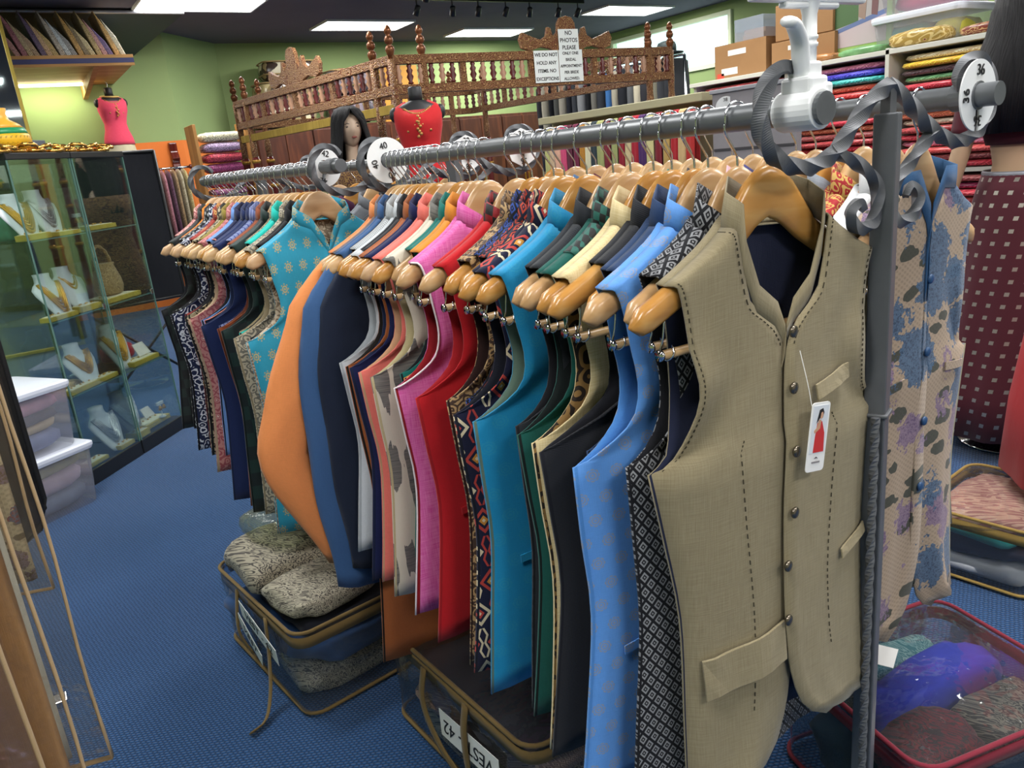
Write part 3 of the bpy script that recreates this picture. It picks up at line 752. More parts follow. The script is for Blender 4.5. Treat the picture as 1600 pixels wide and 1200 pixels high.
for k, ((lab, m, li, cp), y) in enumerate(zip(FR1, YS1)):
    kw = {}
    if 'checked collar' in lab: kw['cmat'] = checks('8E1A22', '161214', 60)
    if 'checked shoulder' in lab: kw['cmat'] = checks('1D5E54', '0C1012', 90); kw['yoke'] = (checks('1D5E54', '0C1012', 90), 0.55, 0.13)
    if 'pink linen' in lab: kw['edge'] = plain('EFE6EA', 0.6)
    if 'folded long sleeve' in lab: kw['sleeves'] = [(0.19, 0, -0.205), (0.27, -0.015, -0.36), (0.345, -0.02, -0.52), (0.385, -0.02, -0.64), (0.335, -0.02, -0.80), (0.27, -0.015, -0.95)]
    if 'long blue sleeve' in lab: kw['sleeves'] = [(0.19, 0, -0.205), (0.255, 0, -0.42), (0.28, 0, -0.70), (0.27, 0, -1.0)]
    if 'midnight' in lab: kw['sleeves'] = [(0.17, 0, -0.205), (0.225, 0, -0.45), (0.24, 0, -0.70), (0.235, 0, -0.95)]
    if 'sleeve' in lab or 'tunic' in lab or 'jacket' in lab: cat, nm = 'tunic', 'tunic'
    else: cat, nm = 'vest', 'vest'
    pk = {'sky blue': -0.70, 'turquoise': -0.66, 'bright red': -0.64, 'bright pink': -0.62}
    pz = next((v for q, v in pk.items() if lab.startswith(q)), None)
    rc_ = next((v for q, v in RECESS.items() if q in lab), 0.0)
    if rc_: cp = dict(cp, tip=cp.get('tip', 0.195) - rc_ * 0.7, under=0.262 - rc_, waist=0.25 - rc_, hemw=cp.get('hemw', 0.288) - rc_ * 1.1)
    garment(1, -1, y, nm, lab, cat, m, li, cut=Cut(**cp), pocket=pz, size=1 - rc_ * 2.6, nbut=0 if k > 6 else 5, hz=random.uniform(-0.06, 0.06), group=G1, **kw)

# --- the beige vest at the near end, open and facing the camera
BKW = dict(vneck=-0.25, T=0.034, TB=0.008, seed=1, arm=0.03, wav=0.004, cut=1.0, opening=0.02)
bc = Cut(hem=-0.96, tip=0.178, under=0.212, waist=0.175, hemw=0.168, **BKW)
bcr = Cut(hem=-0.90, tip=0.185, under=0.235, waist=0.212, hemw=0.235, **BKW)
CUTS = {-1: bc, 1: bcr}
mbeige = linen('877B60', '958A6E'); mbl = cloth('766B54'); mstitch = plain('3B3424', 0.8)
BY = 0.083
p, r0 = on_rack(1, -1, BY)
hanger(1, -1, BY, 'glossy wooden hanger carrying the beige vest at the near end', -0.06, wi=2)
bv = thing('vest', 'beige linen vest with stitched edges and hanging tag at the near end', 'vest', p, r0 - 0.06, G1)
for sd in (-1, 1):
    rows, uv = CUTS[sd].panel(sd, True)
    if sd > 0: rows = [[q + Vector((0, -0.006, 0)) for q in r] for r in rows]
    obj('front_panel', MB().grid(rows, uv), [mbeige, mbl], bv, smooth=True, solid=0.0025, orient=(0, -1, 0))
rl, ul = bc.panel(-1, False); rr, ur = bcr.panel(1, False)
obj('back_panel', MB().grid([list(reversed(a)) + b[1:] for a, b in zip(rl, rr)], [list(reversed(a)) + b[1:] for a, b in zip(ul, ur)]), [mbeige, cloth('1A2038')], bv, smooth=True, solid=0.0025, orient=(0, 1, 0))
obj('collar', collar_mb(bc, 0.042), [mbeige, mbl], bv, smooth=True, solid=0.002)
st = MB()
def dash(a, b, w_=0.0011):
    d = b - a; c = (a + b) / 2; x = d.normalized(); n = Vector((0, -1, 0)); yv = x.cross(n).normalized(); n = x.cross(yv)
    M = Matrix((x, n, yv)).transposed(); st.box(c, (d.length, w_, w_), M=M)
for sd in (-1, 1):
    oy = -0.0012 - (0.006 if sd > 0 else 0)
    for u0, va, vb, n in ((0.955, 0.02, 0.49, 34), (0.06, 0.0, 0.30, 24), (0.42, 0.46, 0.86, 34)):
        for k in range(n):
            v0 = va + (vb - va) * k / n; v1 = va + (vb - va) * (k + 0.5) / n
            dash(CUTS[sd].point(sd, True, u0, v0) + Vector((0, oy, 0)), CUTS[sd].point(sd, True, u0, v1) + Vector((0, oy, 0)))
obj('stitching', st, mstitch, bv)
for z in (-0.268, -0.344, -0.432, -0.523, -0.60, -0.686):
    q = bcr.locate(1, 0.004, z); b = link('button', button_mesh(mbutton), bv, (0.002 if z > -0.55 else -0.012, q.y - 0.013, z)); b.rotation_euler = (PI / 2, 0, 0.2); b.scale = (1.05, 1.05, 1.2)
def patch(x0, x1, zl, zr, h, sd, name, th=0.004, par=None, c=None):
    R = [[], [], []]
    for k in range(9):
        x = x0 + (x1 - x0) * k / 8; z = zl + (zr - zl) * k / 8
        for j in range(3):
            q = CUTS[sd].locate(sd, x, z - h * j / 2); R[j].append(Vector((x, q.y - 0.004 - (0.007 if sd > 0 else 0.0) - 0.002 * j, z - h * j / 2)))
    return obj(name, MB().grid(R), mbeige, par or bv, solid=-th, bev=0.001)
patch(-0.148, -0.012, -0.712, -0.690, 0.062, -1, 'pocket_flap')
patch(0.045, 0.118, -0.350, -0.335, 0.022, 1, 'breast_pocket', 0.003)
patch(0.11, 0.175, -0.62, -0.60, 0.016, 1, 'welt_pocket', 0.003)
# paper tag with a printed figure in a red drape
tg = thing('price_tag', 'white card tag with a printed figure in red on the beige vest', 'tag', p + Vector((0.024, -0.062, -0.415)), -0.06)
rc = lambda w_, h, r: [(sx * (w_ / 2 - r) + r * cos(a), sz * (h / 2 - r) + r * sin(a)) for sx, sz, a0 in ((1, 1, 0), (-1, 1, 90), (-1, -1, 180), (1, -1, 270)) for a in (math.radians(a0 + q * 30) for q in range(4))]
card = obj('card', MB().prism(rc(0.036, 0.096, 0.005), 0.001), plain('F1F0EE', 0.4), tg); card.rotation_euler = (0, 0.14, 0)
def flat(name, pts, h, k): 
    o = obj(name, MB().prism(pts, 0.0004, c=(0, -0.0008 - 0.0002 * k, 0)), plain(h, 0.5), card); return o
flat('printed_ground', [(-0.015, -0.022), (0.015, -0.022), (0.015, 0.044), (-0.015, 0.044)], 'D8DDE4', 0)
flat('printed_drape', [(-0.008, -0.021), (0.013, -0.021), (0.011, 0.005), (0.004, 0.022), (-0.005, 0.02), (-0.007, 0.0)], 'C9302E', 1)
flat('printed_arm', [(-0.009, 0.006), (0.001, 0.012), (0.002, 0.024), (-0.003, 0.024), (-0.005, 0.014), (-0.010, 0.010)], 'C99A78', 2)
flat('printed_hair', [(-0.007, 0.02), (-0.003, 0.038), (0.003, 0.04), (0.006, 0.034), (0.004, 0.027), (0.001, 0.03), (-0.002, 0.026)], '1C1716', 3)
flat('printed_face', [(-0.001, 0.026), (0.003, 0.026), (0.0045, 0.031), (0.003, 0.035), (0.0, 0.034)], 'CFA182', 4)
flat('printed_mark', [(-0.004, -0.030), (0.0, -0.027), (0.004, -0.030), (0.0, -0.029)], '4A4448', 1)
flat('printed_line', [(-0.008, -0.036), (0.008, -0.036), (0.008, -0.0335), (-0.008, -0.0335)], '8D888A', 1)
obj('tag_string', MB().tube(catmull([(-0.01, 0.002, 0.046), (-0.013, 0.006, 0.075), (-0.017, 0.016, 0.12)], 8), 0.0006, 5), plain('E8E6E0', 0.6), tg)

# --- front bar of the farther rack
G2 = 'vests on the farther rack front bar'
FR2 = [
 ('turquoise vest with gold flower sprigs', motif('2E9DBE', 'C0B070', 24, 18, 0.24, 0.6, 0.9), scroll('7A6A58', 'B8AA94', None, 60), -0.98),
 ('black vest behind the turquoise sprigged vest', cloth('17181D'), None, -0.92),
 ('cream vest with grey paisley scrolls', scroll('B9AF98', '6E6A62', None, 55), cloth('8C8066'), -0.95),
 ('bright aqua vest on the farther rack', cloth('22C0B4'), None, -0.84),
 ('beige brocade vest between aqua and green', scroll('A89878', '6C6048', None, 70), cloth('8E8264'), -0.90),
 ('dark bottle green checked vest', checks('15302E', '0F1C20', 24), cloth('101A1A'), -1.0),
 ('rust brown vest on the farther rack', cloth('8A4628'), cloth('5A2C18'), -0.99),
 ('royal blue vest with silver braid', stripes('23307E', '7A86B0', 90, 0.8), cloth('141C44'), -0.95),
 ('smooth navy blue vest on the farther rack', cloth('1C2A56'), cloth('182444'), -1.0),
 ('slubby dark navy vest', linen('18244C', '223464'), None, -0.98),
 ('navy vest with coral piping', cloth('1A2146'), None, -0.92),
 ('pale blue vest on the farther rack', cloth('6F97D6'), None, -0.88),
 ('pink and white paisley vest', scroll('C98A84', 'A8555C', 'E4C8BC', 50), cloth('B49C80'), -0.96),
 ('olive mustard vest on the farther rack', cloth('8A7A34'), cloth('B8AC88'), -0.93),
 ('black and beige leaf print vest', scroll('B4A688', '26241F', None, 40), None, -0.92),
 ('brick red vest with gold rosettes', motif('9A3126', 'C8A05A', 20, 15, 0.22, 0.7, 1.0), None, -0.93),
 ('navy vest with white flowers', scroll('1A2448', 'D9DDE8', None, 45, 0.9), None, -0.92),
 ('black vest with white dots', motif('15171C', 'D9DCD8', 70, 60, 0.28, 0.7, 1.0), None, -0.86),
 ('orange vest at the far end', cloth('E0821E'), None, -0.88),
 ('black checked vest at the far end of the farther rack', checks('16181C', '1F2B2A', 30), None, -0.86),
 ('rose print vest, the farthest on its bar', scroll('D8A49A', '9A4C54', None, 60), None, -0.70),
]
for k, (lab, m, li, hem) in enumerate(FR2):
    kw = {}; rc_ = [0, 0.03, 0.0, 0.035, 0.045, 0.01, 0.02, 0.04, 0.0, 0.015, 0.04, 0.03, 0.012, 0.035, 0.02, 0.03, 0.0, 0.02, 0.035, 0.0, 0.045][k]
    if 'coral piping' in lab: kw['edge'] = plain('E08A78', 0.6)
    garment(2, -1, 0.17 + k * 0.0455 + 0.008 * sin(k * 2.7), 'vest', lab, 'vest', m, li, size=1 - rc_ * 2.2, cut=Cut(hem=hem, seed=40 + k, hemw=0.285 - rc_, T=0.018, tip=0.195 - rc_ * 0.8, under=0.272 - rc_, waist=0.255 - rc_), nbut=0, hz=random.uniform(-0.06, 0.06), group=G2, **kw)

# --- rear bars
G3 = 'garments on the rear bars'
FR3 = [
 ('white collared kurta behind the near post', cloth('D9DCDE'), 0.160, -0.84),
 ('red jacket with gold embroidered collar', scroll('A3242A', 'C9A45A', None, 70), 0.205, -0.86),
 ('heather grey collared vest behind the beige vest', linen('7C828C', '8E949C'), 0.250, -0.94),
 ('maroon velvet vest behind the beige vest', cloth('6A1420'), 0.295, -0.94),
 ('black vest with gold embroidered collar', scroll('14141A', 'B89A50', None, 90, 0.8), 0.335, -0.94),
 ('violet blue vest on the rear bar', cloth('3A3A78'), 0.385, -0.9),
 ('pale pink vest on the rear bar', cloth('D9A9B4'), 0.43, -0.9),
 ('bone white vest on the rear bar', cloth('CFC9B6'), 0.48, -0.9),
 ('charcoal vest on the rear bar', cloth('23252B'), 0.53, -0.9),
 ('emerald vest on the rear bar', cloth('0F7A66'), 0.585, -0.9),
 ('sage green vest on the rear bar', cloth('8C9478'), 0.64, -0.9),
 ('white brocade vest on the rear bar', scroll('D4D2CA', 'B4AC98', None, 70), 0.70, -0.9),
 ('tan vest on the rear bar', cloth('B08A5A'), 0.76, -0.9),
 ('wine red vest on the rear bar', cloth('5A1526'), 0.82, -0.9),
 ('steel blue vest on the rear bar', cloth('4A6A90'), 0.89, -0.9),
 ('ivory vest on the rear bar', cloth('DAD3C0'), 0.97, -0.9),
 ('peach vest on the rear bar', cloth('D99A78'), 1.05, -0.9),
]
for k, (lab, m, y, hem) in enumerate(FR3):
    garment(1, 1, y, 'vest', lab, 'vest', m, None, cut=Cut(hem=hem, seed=80 + k), nbut=0, hz=random.uniform(-0.06, 0.06), group=G3)
for k, (lab, m) in enumerate([('royal blue jacket with orange lining on the farther rear bar', cloth('2A2C8C')), ('brown vest on the farther rear bar', cloth('5C3A2A')), ('black vest on the farther rear bar', cloth('1B1B20')), ('grey vest on the farther rear bar', cloth('70747A')), ('plum vest on the farther rear bar', cloth('4A2440')), ('olive vest on the farther rear bar', cloth('5E6038'))]):
    garment(2, 1, 0.12 + k * 0.15, 'vest', lab, 'vest', m, None, cut=Cut(hem=-0.85, seed=110 + k), nbut=0, hz=random.uniform(-0.06, 0.06), group=G3)
# long floral coat at the near end of the rear bar
fc = Cut(hem=-0.90, tip=0.15, under=0.185, waist=0.168, hemw=0.185, vneck=-0.17, T=0.03, TB=0.014, seed=5, arm=0.024, wav=0.006, cut=1.0)
mfl = blooms('A8937E', '2C4460', '665070', '30362E', 10)
garment(1, 1, 0.115, 'floral_coat', 'cream coat with blue and mauve flowers beside the near post', 'coat', mfl, cloth('8A8266'), cut=fc, nbut=4, bmat=plain('2B4E78', 0.4), cmat=cloth('2F5278'), hz=0.0, size=0.78, group=G3, hlabel='wooden hanger carrying the floral coat', sleeves=None, pocket=-0.42)

# ------------------------------------------------------------------ white sign holder clamped on the near bar
p, _ = on_rack(1, -1, 0.03)
sh = thing('sign_holder', 'white plastic sign holder clamped on the near bar end', 'sign holder', p)
obj('clamp_ring', MB().tube([(0, -0.024, 0), (0, 0.03, 0)], 0.0235, 24), mwhite, sh, bev=0.002)
obj('clamp_jaw', MB().box((0.004, 0.003, 0.026), (0.034, 0.042, 0.022)).box((0.018, 0.003, 0.012), (0.014, 0.05, 0.034)), mwhite, sh, bev=0.004)
lv = catmull([(0.0, 0, 0.03), (-0.008, -0.001, 0.055), (-0.013, -0.003, 0.075), (-0.028, -0.006, 0.092), (-0.040, -0.008, 0.094)], 14)
obj('lever', MB().tube(lv, [0.010 + 0.0015 * sin(i / 13 * PI) for i in range(14)], 10, squash=0.62), mwhite, sh, smooth=True)
obj('hinge_block', MB().box((0.006, 0.004, 0.042), (0.026, 0.03, 0.022)), mwhite, sh, bev=0.003)
stem = [(0.0085, 0.0), (0.0085, 0.045), (0.010, 0.046), (0.010, 0.049), (0.0085, 0.05), (0.0085, 0.053), (0.010, 0.054), (0.010, 0.057), (0.0085, 0.058), (0.0085, 0.08), (0.012, 0.094), (0.02, 0.102)]
obj('stem', MB().lathe(stem, 16), mwhite, sh, (0.014, 0.004, 0.024), smooth=True)
fm = obj('sign_frame_foot', MB().box((0.014, 0.004, 0.124), (0.20, 0.014, 0.016)), mwhite, sh, bev=0.003)
obj('sign_frame_web', MB().prism([(-0.035, 0.110), (0.063, 0.110), (0.063, 0.117), (-0.035, 0.117)], 0.012, c=(0, 0.004, 0)), mwhite, sh, bev=0.003)
obj('sign_card', MB().box((0.014, 0.004, 0.194), (0.19, 0.003, 0.124)), plain('E4EAF2', 0.3), sh)
for sx in (-1, 1): obj('sign_frame_side', MB().box((0.014 + sx * 0.0965, 0.004, 0.194), (0.007, 0.012, 0.124)), mwhite, sh)
obj('bar_end_cap', MB().tube([(0, -0.030, 0), (0, -0.0245, 0)], 0.0185, 20), mbar, sh)

# ------------------------------------------------------------------ left side: glass display cabinets
mglass = clear('F3F9F7', 0.1, 0.02); mgedge = plain('5F8078', 0.2, 0, 0.6)
mblk = plain('1C1D1F', 0.4); mgoldm = plain('C99A3E', 0.32, 0.85, 0.5, 0.2, 60); msilver = plain('B9BBBE', 0.3, 0.85, 0.5, 0.25, 60)
mgbox = plain('C6B04A', 0.45, 0.2, 0.5, 0.15, 12); mcream = plain('E6DFC4', 0.6); mwbust = plain('D9DEE4', 0.6, 0, 0.4)
CX, CY, CR = 0.11, 4.26, math.atan2(0.745, 0.667)
CW, CD, CH = 0.42, 0.37, 1.63
def cab_pt(k, x, y, z):
    X = k * 0.43 + x; return (CX + X * cos(CR) - y * sin(CR), CY + X * sin(CR) + y * cos(CR), z)
LEV = [0.085, 0.47, 0.845, 1.235]
def cabinet(k, label):
    t = thing('display_cabinet', label, 'cabinet', cab_pt(k, 0, 0, 0), CR, 'glass display cabinets')
    obj('base', MB().box((CW / 2, CD / 2, 0.04), (CW, CD, 0.08)), mblk, t, bev=0.004)
    obj('top', MB().box((CW / 2, CD / 2, CH - 0.015), (CW + 0.006, CD + 0.006, 0.03)), mblk, t, bev=0.003)
    hz = CH - 0.11
    for nm, c, d in (('front_pane', (CW / 2, 0.003, 0.08 + hz / 2), (CW - 0.012, 0.005, hz)), ('back_pane', (CW / 2, CD - 0.003, 0.08 + hz / 2), (CW - 0.012, 0.005, hz)),
                     ('side_pane', (0.003, CD / 2, 0.08 + hz / 2), (0.005, CD - 0.012, hz)), ('side_pane', (CW - 0.003, CD / 2, 0.08 + hz / 2), (0.005, CD - 0.012, hz))):
        obj(nm, MB().box(c, d), mglass, t)
    for x, y in ((0.004, 0.004), (CW - 0.004, 0.004), (0.004, CD - 0.004), (CW - 0.004, CD - 0.004)):
        obj('edge_strip', MB().box((x, y, 0.08 + hz / 2), (0.006, 0.006, hz)), mgedge, t)
    for z in LEV[1:]:
        o = obj('shelf', MB().box((CW / 2, CD / 2, z - 0.004), (CW - 0.016, CD - 0.016, 0.006)), clear('ECF6F2', 0.15), t)
        obj('shelf_edge', MB().box((CW / 2, 0.0085, z - 0.004), (CW - 0.02, 0.002, 0.007)), mgedge, t)
    obj('lock', MB().box((CW - 0.03, -0.004, 0.85), (0.02, 0.01, 0.03)), mchrome, t, bev=0.002)
cabinet(0, 'glass display cabinet with gold necklaces behind the stacked plastic bins')
cabinet(1, 'glass display cabinet holding a woven handbag beside the black screen')
def bust_mb(h=0.26, w_=0.215):
    rings = []
    for t, wx, wy, yo in ((0, 0.40, 0.05, -0.075), (0.10, 0.55, 0.07, -0.065), (0.35, 0.80, 0.10, -0.045), (0.55, 0.98, 0.13, -0.025), (0.68, 1.0, 0.14, -0.012), (0.76, 0.72, 0.15, 0.0), (0.82, 0.44, 0.19, 0.004), (0.92, 0.38, 0.18, 0.008), (1.0, 0.40, 0.19, 0.01)):
        ring = []
        for j in range(16):
            a = 2 * PI * j / 16; ring.append((wx * w_ / 2 * cos(a), yo + wy * w_ / 1.2 * sin(a), t * h))
        rings.append(ring)
    return MB().loft(rings)
BUST = {}
def bust(k, x, y, lev, label, h=0.26, m=None, rz=0.0, neck=None, nlabel=None, strands=3, drop=0.5):
    m = m or mwbust
    t = tag(obj('necklace_bust', bust_mb(h), m, None, cab_pt(k, x, y, LEV[lev]), CR + rz, smooth=True), label, 'display bust', 'necklace busts in the cabinets')
    if neck:
        nk = MB(); w_ = 0.215
        for q in range(strands):
            dr = drop * (0.45 + 0.55 * (q + 1) / strands); pts = []
            for i in range(31):
                u = -1 + 2 * i / 30; x_ = u * w_ * (0.2 + 0.05 * q); zz = h * 0.80 - dr * h * (1 - abs(u) ** 1.7)
                tt = zz / h; yo = -0.075 + 0.085 * min(1, tt / 0.75); th = 0.02 if tt > 0.75 else 0.012 + 0.015 * min(1, tt / 0.55)
                pts.append((x_, yo - th - 0.006 - 0.004 * (1 - abs(u)), zz))
            nk.tube(pts, [0.0032 + 0.0022 * abs(sin(i * 1.57 + q)) + 0.002 * (1 - abs(-1 + 2 * i / 30)) for i in range(31)], 6)
        ped = [(0.0, -0.075 - 0.02 + 0.085 * max(0, 0.8 - drop) / 0.75 - 0.004, h * (0.8 - drop) - 0.006)]
        for px, py, pz in ped:
            for q in range(7): nk.sphere((px + 0.006 * (q - 3), py, pz + 0.003 * abs(q - 3)), 0.0055, 8, 6)
        tag(obj('necklace', nk, neck, None, cab_pt(k, x, y, LEV[lev]), CR + rz, smooth=True), nlabel, 'necklace', 'necklaces in the cabinets')
bust(0, 0.09, 0.12, 3, 'white bust with a thick gold necklace at the left of the top shelf', 0.22, neck=mgoldm, nlabel='heavy gold necklace on the leftmost top shelf bust', strands=5, drop=0.62)
bust(0, 0.30, 0.16, 3, 'white bust with pearl strands on the top shelf', 0.23, neck=msilver, nlabel='silver pearl strands necklace on the top shelf bust', strands=4, drop=0.58)
bust(0, 0.17, 0.12, 2, 'white bust with a long gold necklace on the second shelf from top', 0.22, neck=mgoldm, nlabel='long gold necklace with pendants beside the shelf corner', strands=4, drop=0.66)
bust(0, 0.36, 0.16, 2, 'white bust with a choker next to the woven handbag', 0.23, neck=mgoldm, nlabel='gold choker with red beads next to the woven handbag', strands=2, drop=0.3)
bust(0, 0.24, 0.12, 1, 'white bust with a broad gold collar on the third shelf', 0.22, neck=mgoldm, nlabel='broad gold collar necklace with green pendant on the third shelf', strands=5, drop=0.5)
bust(1, 0.12, 0.14, 1, 'white bust with fringed necklace in front of the red cushion', 0.25, neck=mgoldm, nlabel='fringed gold necklace in front of the red cushion', strands=5, drop=0.6)
bust(0, 0.30, 0.12, 0, 'white bust with silver lace necklace at the cabinet bottom', 0.24, neck=msilver, nlabel='silver lace necklace at the cabinet bottom', strands=5, drop=0.6)
bust(1, 0.11, 0.17, 0, 'grey bust with rows of silver drops at the cabinet bottom', 0.25, m=plain('8A8680', 0.7), neck=msilver, nlabel='rows of silver drops on the grey bust', strands=6, drop=0.62)
def jbox(k, x, y, lev, d, label, m=None, rz=0.0):
    t = thing('jewellery_box', label, 'box', cab_pt(k, x, y, LEV[lev]), CR + rz, 'flat jewellery boxes')
    obj('box_base', MB().box((0, 0, d[2] / 2), d), m or mgbox, t, bev=0.002)
    obj('box_insert', MB().box((0, 0, d[2] + 0.001), (d[0] * 0.86, d[1] * 0.8, 0.003)), mcream, t)
    q = MB()
    for i in range(5): q.sphere(((i - 2) * d[0] * 0.15, 0.01 * (i % 2), d[2] + 0.005), 0.006, 8, 6)
    obj('bangle_charm', q, mgoldm, t, smooth=True)
for a in [(0, 0.10, 0.05, 3, (0.17, 0.06, 0.028), 'gold jewellery box at the left of the top shelf'), (0, 0.31, 0.05, 3, (0.16, 0.07, 0.02), 'dotted gold tray on the top shelf'), (1, 0.20, 0.12, 3, (0.22, 0.12, 0.022), 'gold box with a white cushion right of the top shelf'),
          (0, 0.12, 0.045, 2, (0.2, 0.06, 0.022), 'narrow gold tray on the second shelf'), (0, 0.33, 0.05, 2, (0.15, 0.07, 0.03), 'cream topped gold box under the long gold necklace'), (1, 0.20, 0.12, 2, (0.30, 0.17, 0.024), 'gold tray carrying the woven handbag'),
          (0, 0.14, 0.045, 1, (0.22, 0.06, 0.025), 'gold tray at the corner of the third shelf'), (0, 0.33, 0.05, 1, (0.15, 0.06, 0.022), 'small gold box in the middle of the third shelf'), (1, 0.24, 0.07, 1, (0.24, 0.10, 0.026), 'gold box under the fringed necklace'),
          (0, 0.33, 0.04, 0, (0.12, 0.06, 0.022), 'small open gold box at the cabinet bottom corner'), (1, 0.05, 0.05, 0, (0.11, 0.08, 0.035), 'square gold box with a ring at the cabinet bottom'), (1, 0.26, 0.12, 0, (0.24, 0.13, 0.026), 'long tray with open white boxes at the cabinet bottom'), (0, 0.1, 0.05, 0, (0.14, 0.07, 0.02), 'gold tray behind the plastic bins')]:
    jbox(*a)
def open_card(k, x, y, z, label, w_=0.09):
    t = tag(obj('earring_card', MB().prism([(-w_ / 2, 0), (w_ / 2, 0), (w_ * 0.42, w_ * 0.7), (-w_ * 0.42, w_ * 0.7)], 0.004), plain('E9E2DC', 0.6), None, cab_pt(k, x, y, z), CR, rot=(-0.5, 0, CR)), label, 'card', 'cards and stands in the cabinets')
open_card(1, 0.29, 0.06, LEV[1] + 0.034, 'white card with red earrings leaning on the third shelf', 0.11)
open_card(1, 0.30, 0.13, LEV[0] + 0.036, 'open cream card on the bottom tray')
def stand(k, x, y, z, label):
    t = thing('earring_stand', label, 'earring stand', cab_pt(k, x, y, z), CR, 'cards and stands in the cabinets')
    obj('stand_base', MB().lathe([(0.02, 0), (0.02, 0.004), (0.003, 0.008), (0.003, 0.08)], 12), mwbust, t, smooth=True)
    obj('stand_bar', MB().box((0, 0, 0.085), (0.06, 0.012, 0.02)), mwbust, t, bev=0.003)
    q = MB()
    for i in (-1, 1): q.lathe([(0.002, 0), (0.012, 0.004), (0.009, 0.02), (0.002, 0.03)], 8, (i * 0.018, -0.01, 0.045))
    obj('earring', q, mgoldm, t, smooth=True)
stand(1, 0.06, 0.10, LEV[3], 'earring stand with gold drops on the top shelf')
stand(1, 0.30, 0.05, LEV[0] + 0.03, 'earring stand with silver drops on the bottom tray')
# soft pieces in the cabinet
tag(obj('velvet_box', pillow(0.13, 0.09, 0.12, 4, 0.02), plain('4A8A6C', 0.6, 0, 0.4, 0.2, 20), None, cab_pt(0, 0.19, 0.27, LEV[3]), CR, smooth=True), 'green velvet box behind the top shelf busts', 'box')
tag(obj('cushion', pillow(0.2, 0.12, 0.10, 5, 0.02), plain('C8243E', 0.6), None, cab_pt(1, 0.31, 0.25, LEV[1]), CR, smooth=True), 'red cushion at the back of the third shelf', 'cushion')
tag(obj('gold_clutch', pillow(0.2, 0.07, 0.045, 6, 0.02), scroll('A88850', 'D8BC84', None, 40), None, cab_pt(0, 0.13, 0.13, LEV[1] + 0.0), CR, smooth=True), 'gold sequined clutch lying on the third shelf', 'clutch bag')
hb_ = thing('woven_handbag', 'beaded gold handbag with arched handle on a gold tray', 'handbag', cab_pt(1, 0.22, 0.13, LEV[2] + 0.031), CR)
mbead = scroll('6A5232', 'C4A878', 'E4D8B8', 130, 0.5)
obj('bag_body', MB().lathe([(0.02, 0), (0.085, 0.003), (0.098, 0.04), (0.092, 0.08), (0.075, 0.125), (0.062, 0.155), (0.068, 0.168), (0.066, 0.172), (0.01, 0.165)], 20), mbead, hb_, smooth=True).scale = (1, 0.62, 1)
obj('bag_handle', MB().tube(catmull([(-0.06, 0, 0.165), (-0.075, 0, 0.21), (-0.045, 0, 0.262), (0.005, 0, 0.26), (0.045, 0, 0.215), (0.06, 0, 0.165)], 24), [0.009 + 0.0015 * sin(i * 1.6) for i in range(24)], 8), mbead, hb_, smooth=True)
# things on the cabinet tops
pt = thing('painted_pot', 'yellow painted clay pot with green band on the cabinet top', 'pot', cab_pt(0, 0.205, 0.14, CH))
obj('pot_body', MB().lathe([(0.03, 0), (0.06, 0.012), (0.082, 0.04), (0.08, 0.065), (0.074, 0.075)], 24), motif('E0AE24', '5A5A20', 60, 40, 0.2, 0.4, 0.9), pt, smooth=True)
obj('pot_band', MB().lathe([(0.0745, 0.074), (0.072, 0.085), (0.066, 0.096)], 24, caps=False), plain('1E8A58', 0.4), pt, smooth=True, solid=0.002)
obj('pot_neck', MB().lathe([(0.0665, 0.095), (0.05, 0.112), (0.024, 0.128), (0.018, 0.148), (0.022, 0.168), (0.02, 0.17), (0.004, 0.165)], 24), plain('E8A838', 0.4), pt, smooth=True)
pt.scale = (1.25, 1.25, 1.25)
ring = MB().tube([(0.034 * cos(2 * PI * i / 24), 0.034 * sin(2 * PI * i / 24), 0) for i in range(24)], [0.006 + 0.0012 * sin(i * 1.57) for i in range(24)], 8, closed=True).mesh('bangle', plain('D2A050', 0.25, 0.9), True)
for i in range(14):
    x = 0.02 + i * 0.058; k = 0; px = cab_pt(0, x, 0.035 + 0.01 * (i % 3), CH + 0.010 + (0.0 if i % 2 == 0 else 0.020))
    o = link('bangle', ring, None, px, CR); o.rotation_euler = (0.25 if i % 2 else 0.06, 0, i); o.scale = (1.15, 1.15, 1.5); tag(o, 'gold bangle in the row along the cabinet top edge', 'bangle', 'gold bangles on the cabinet tops')
tag(obj('card_box', MB().box((0, 0, 0.035), (0.10, 0.05, 0.07)), plain('5E6670', 0.6, 0, 0.4, 0.15, 30), None, cab_pt(0, 0.40, 0.16, CH), CR, bev=0.003), 'small grey box beside the yellow pot', 'box')

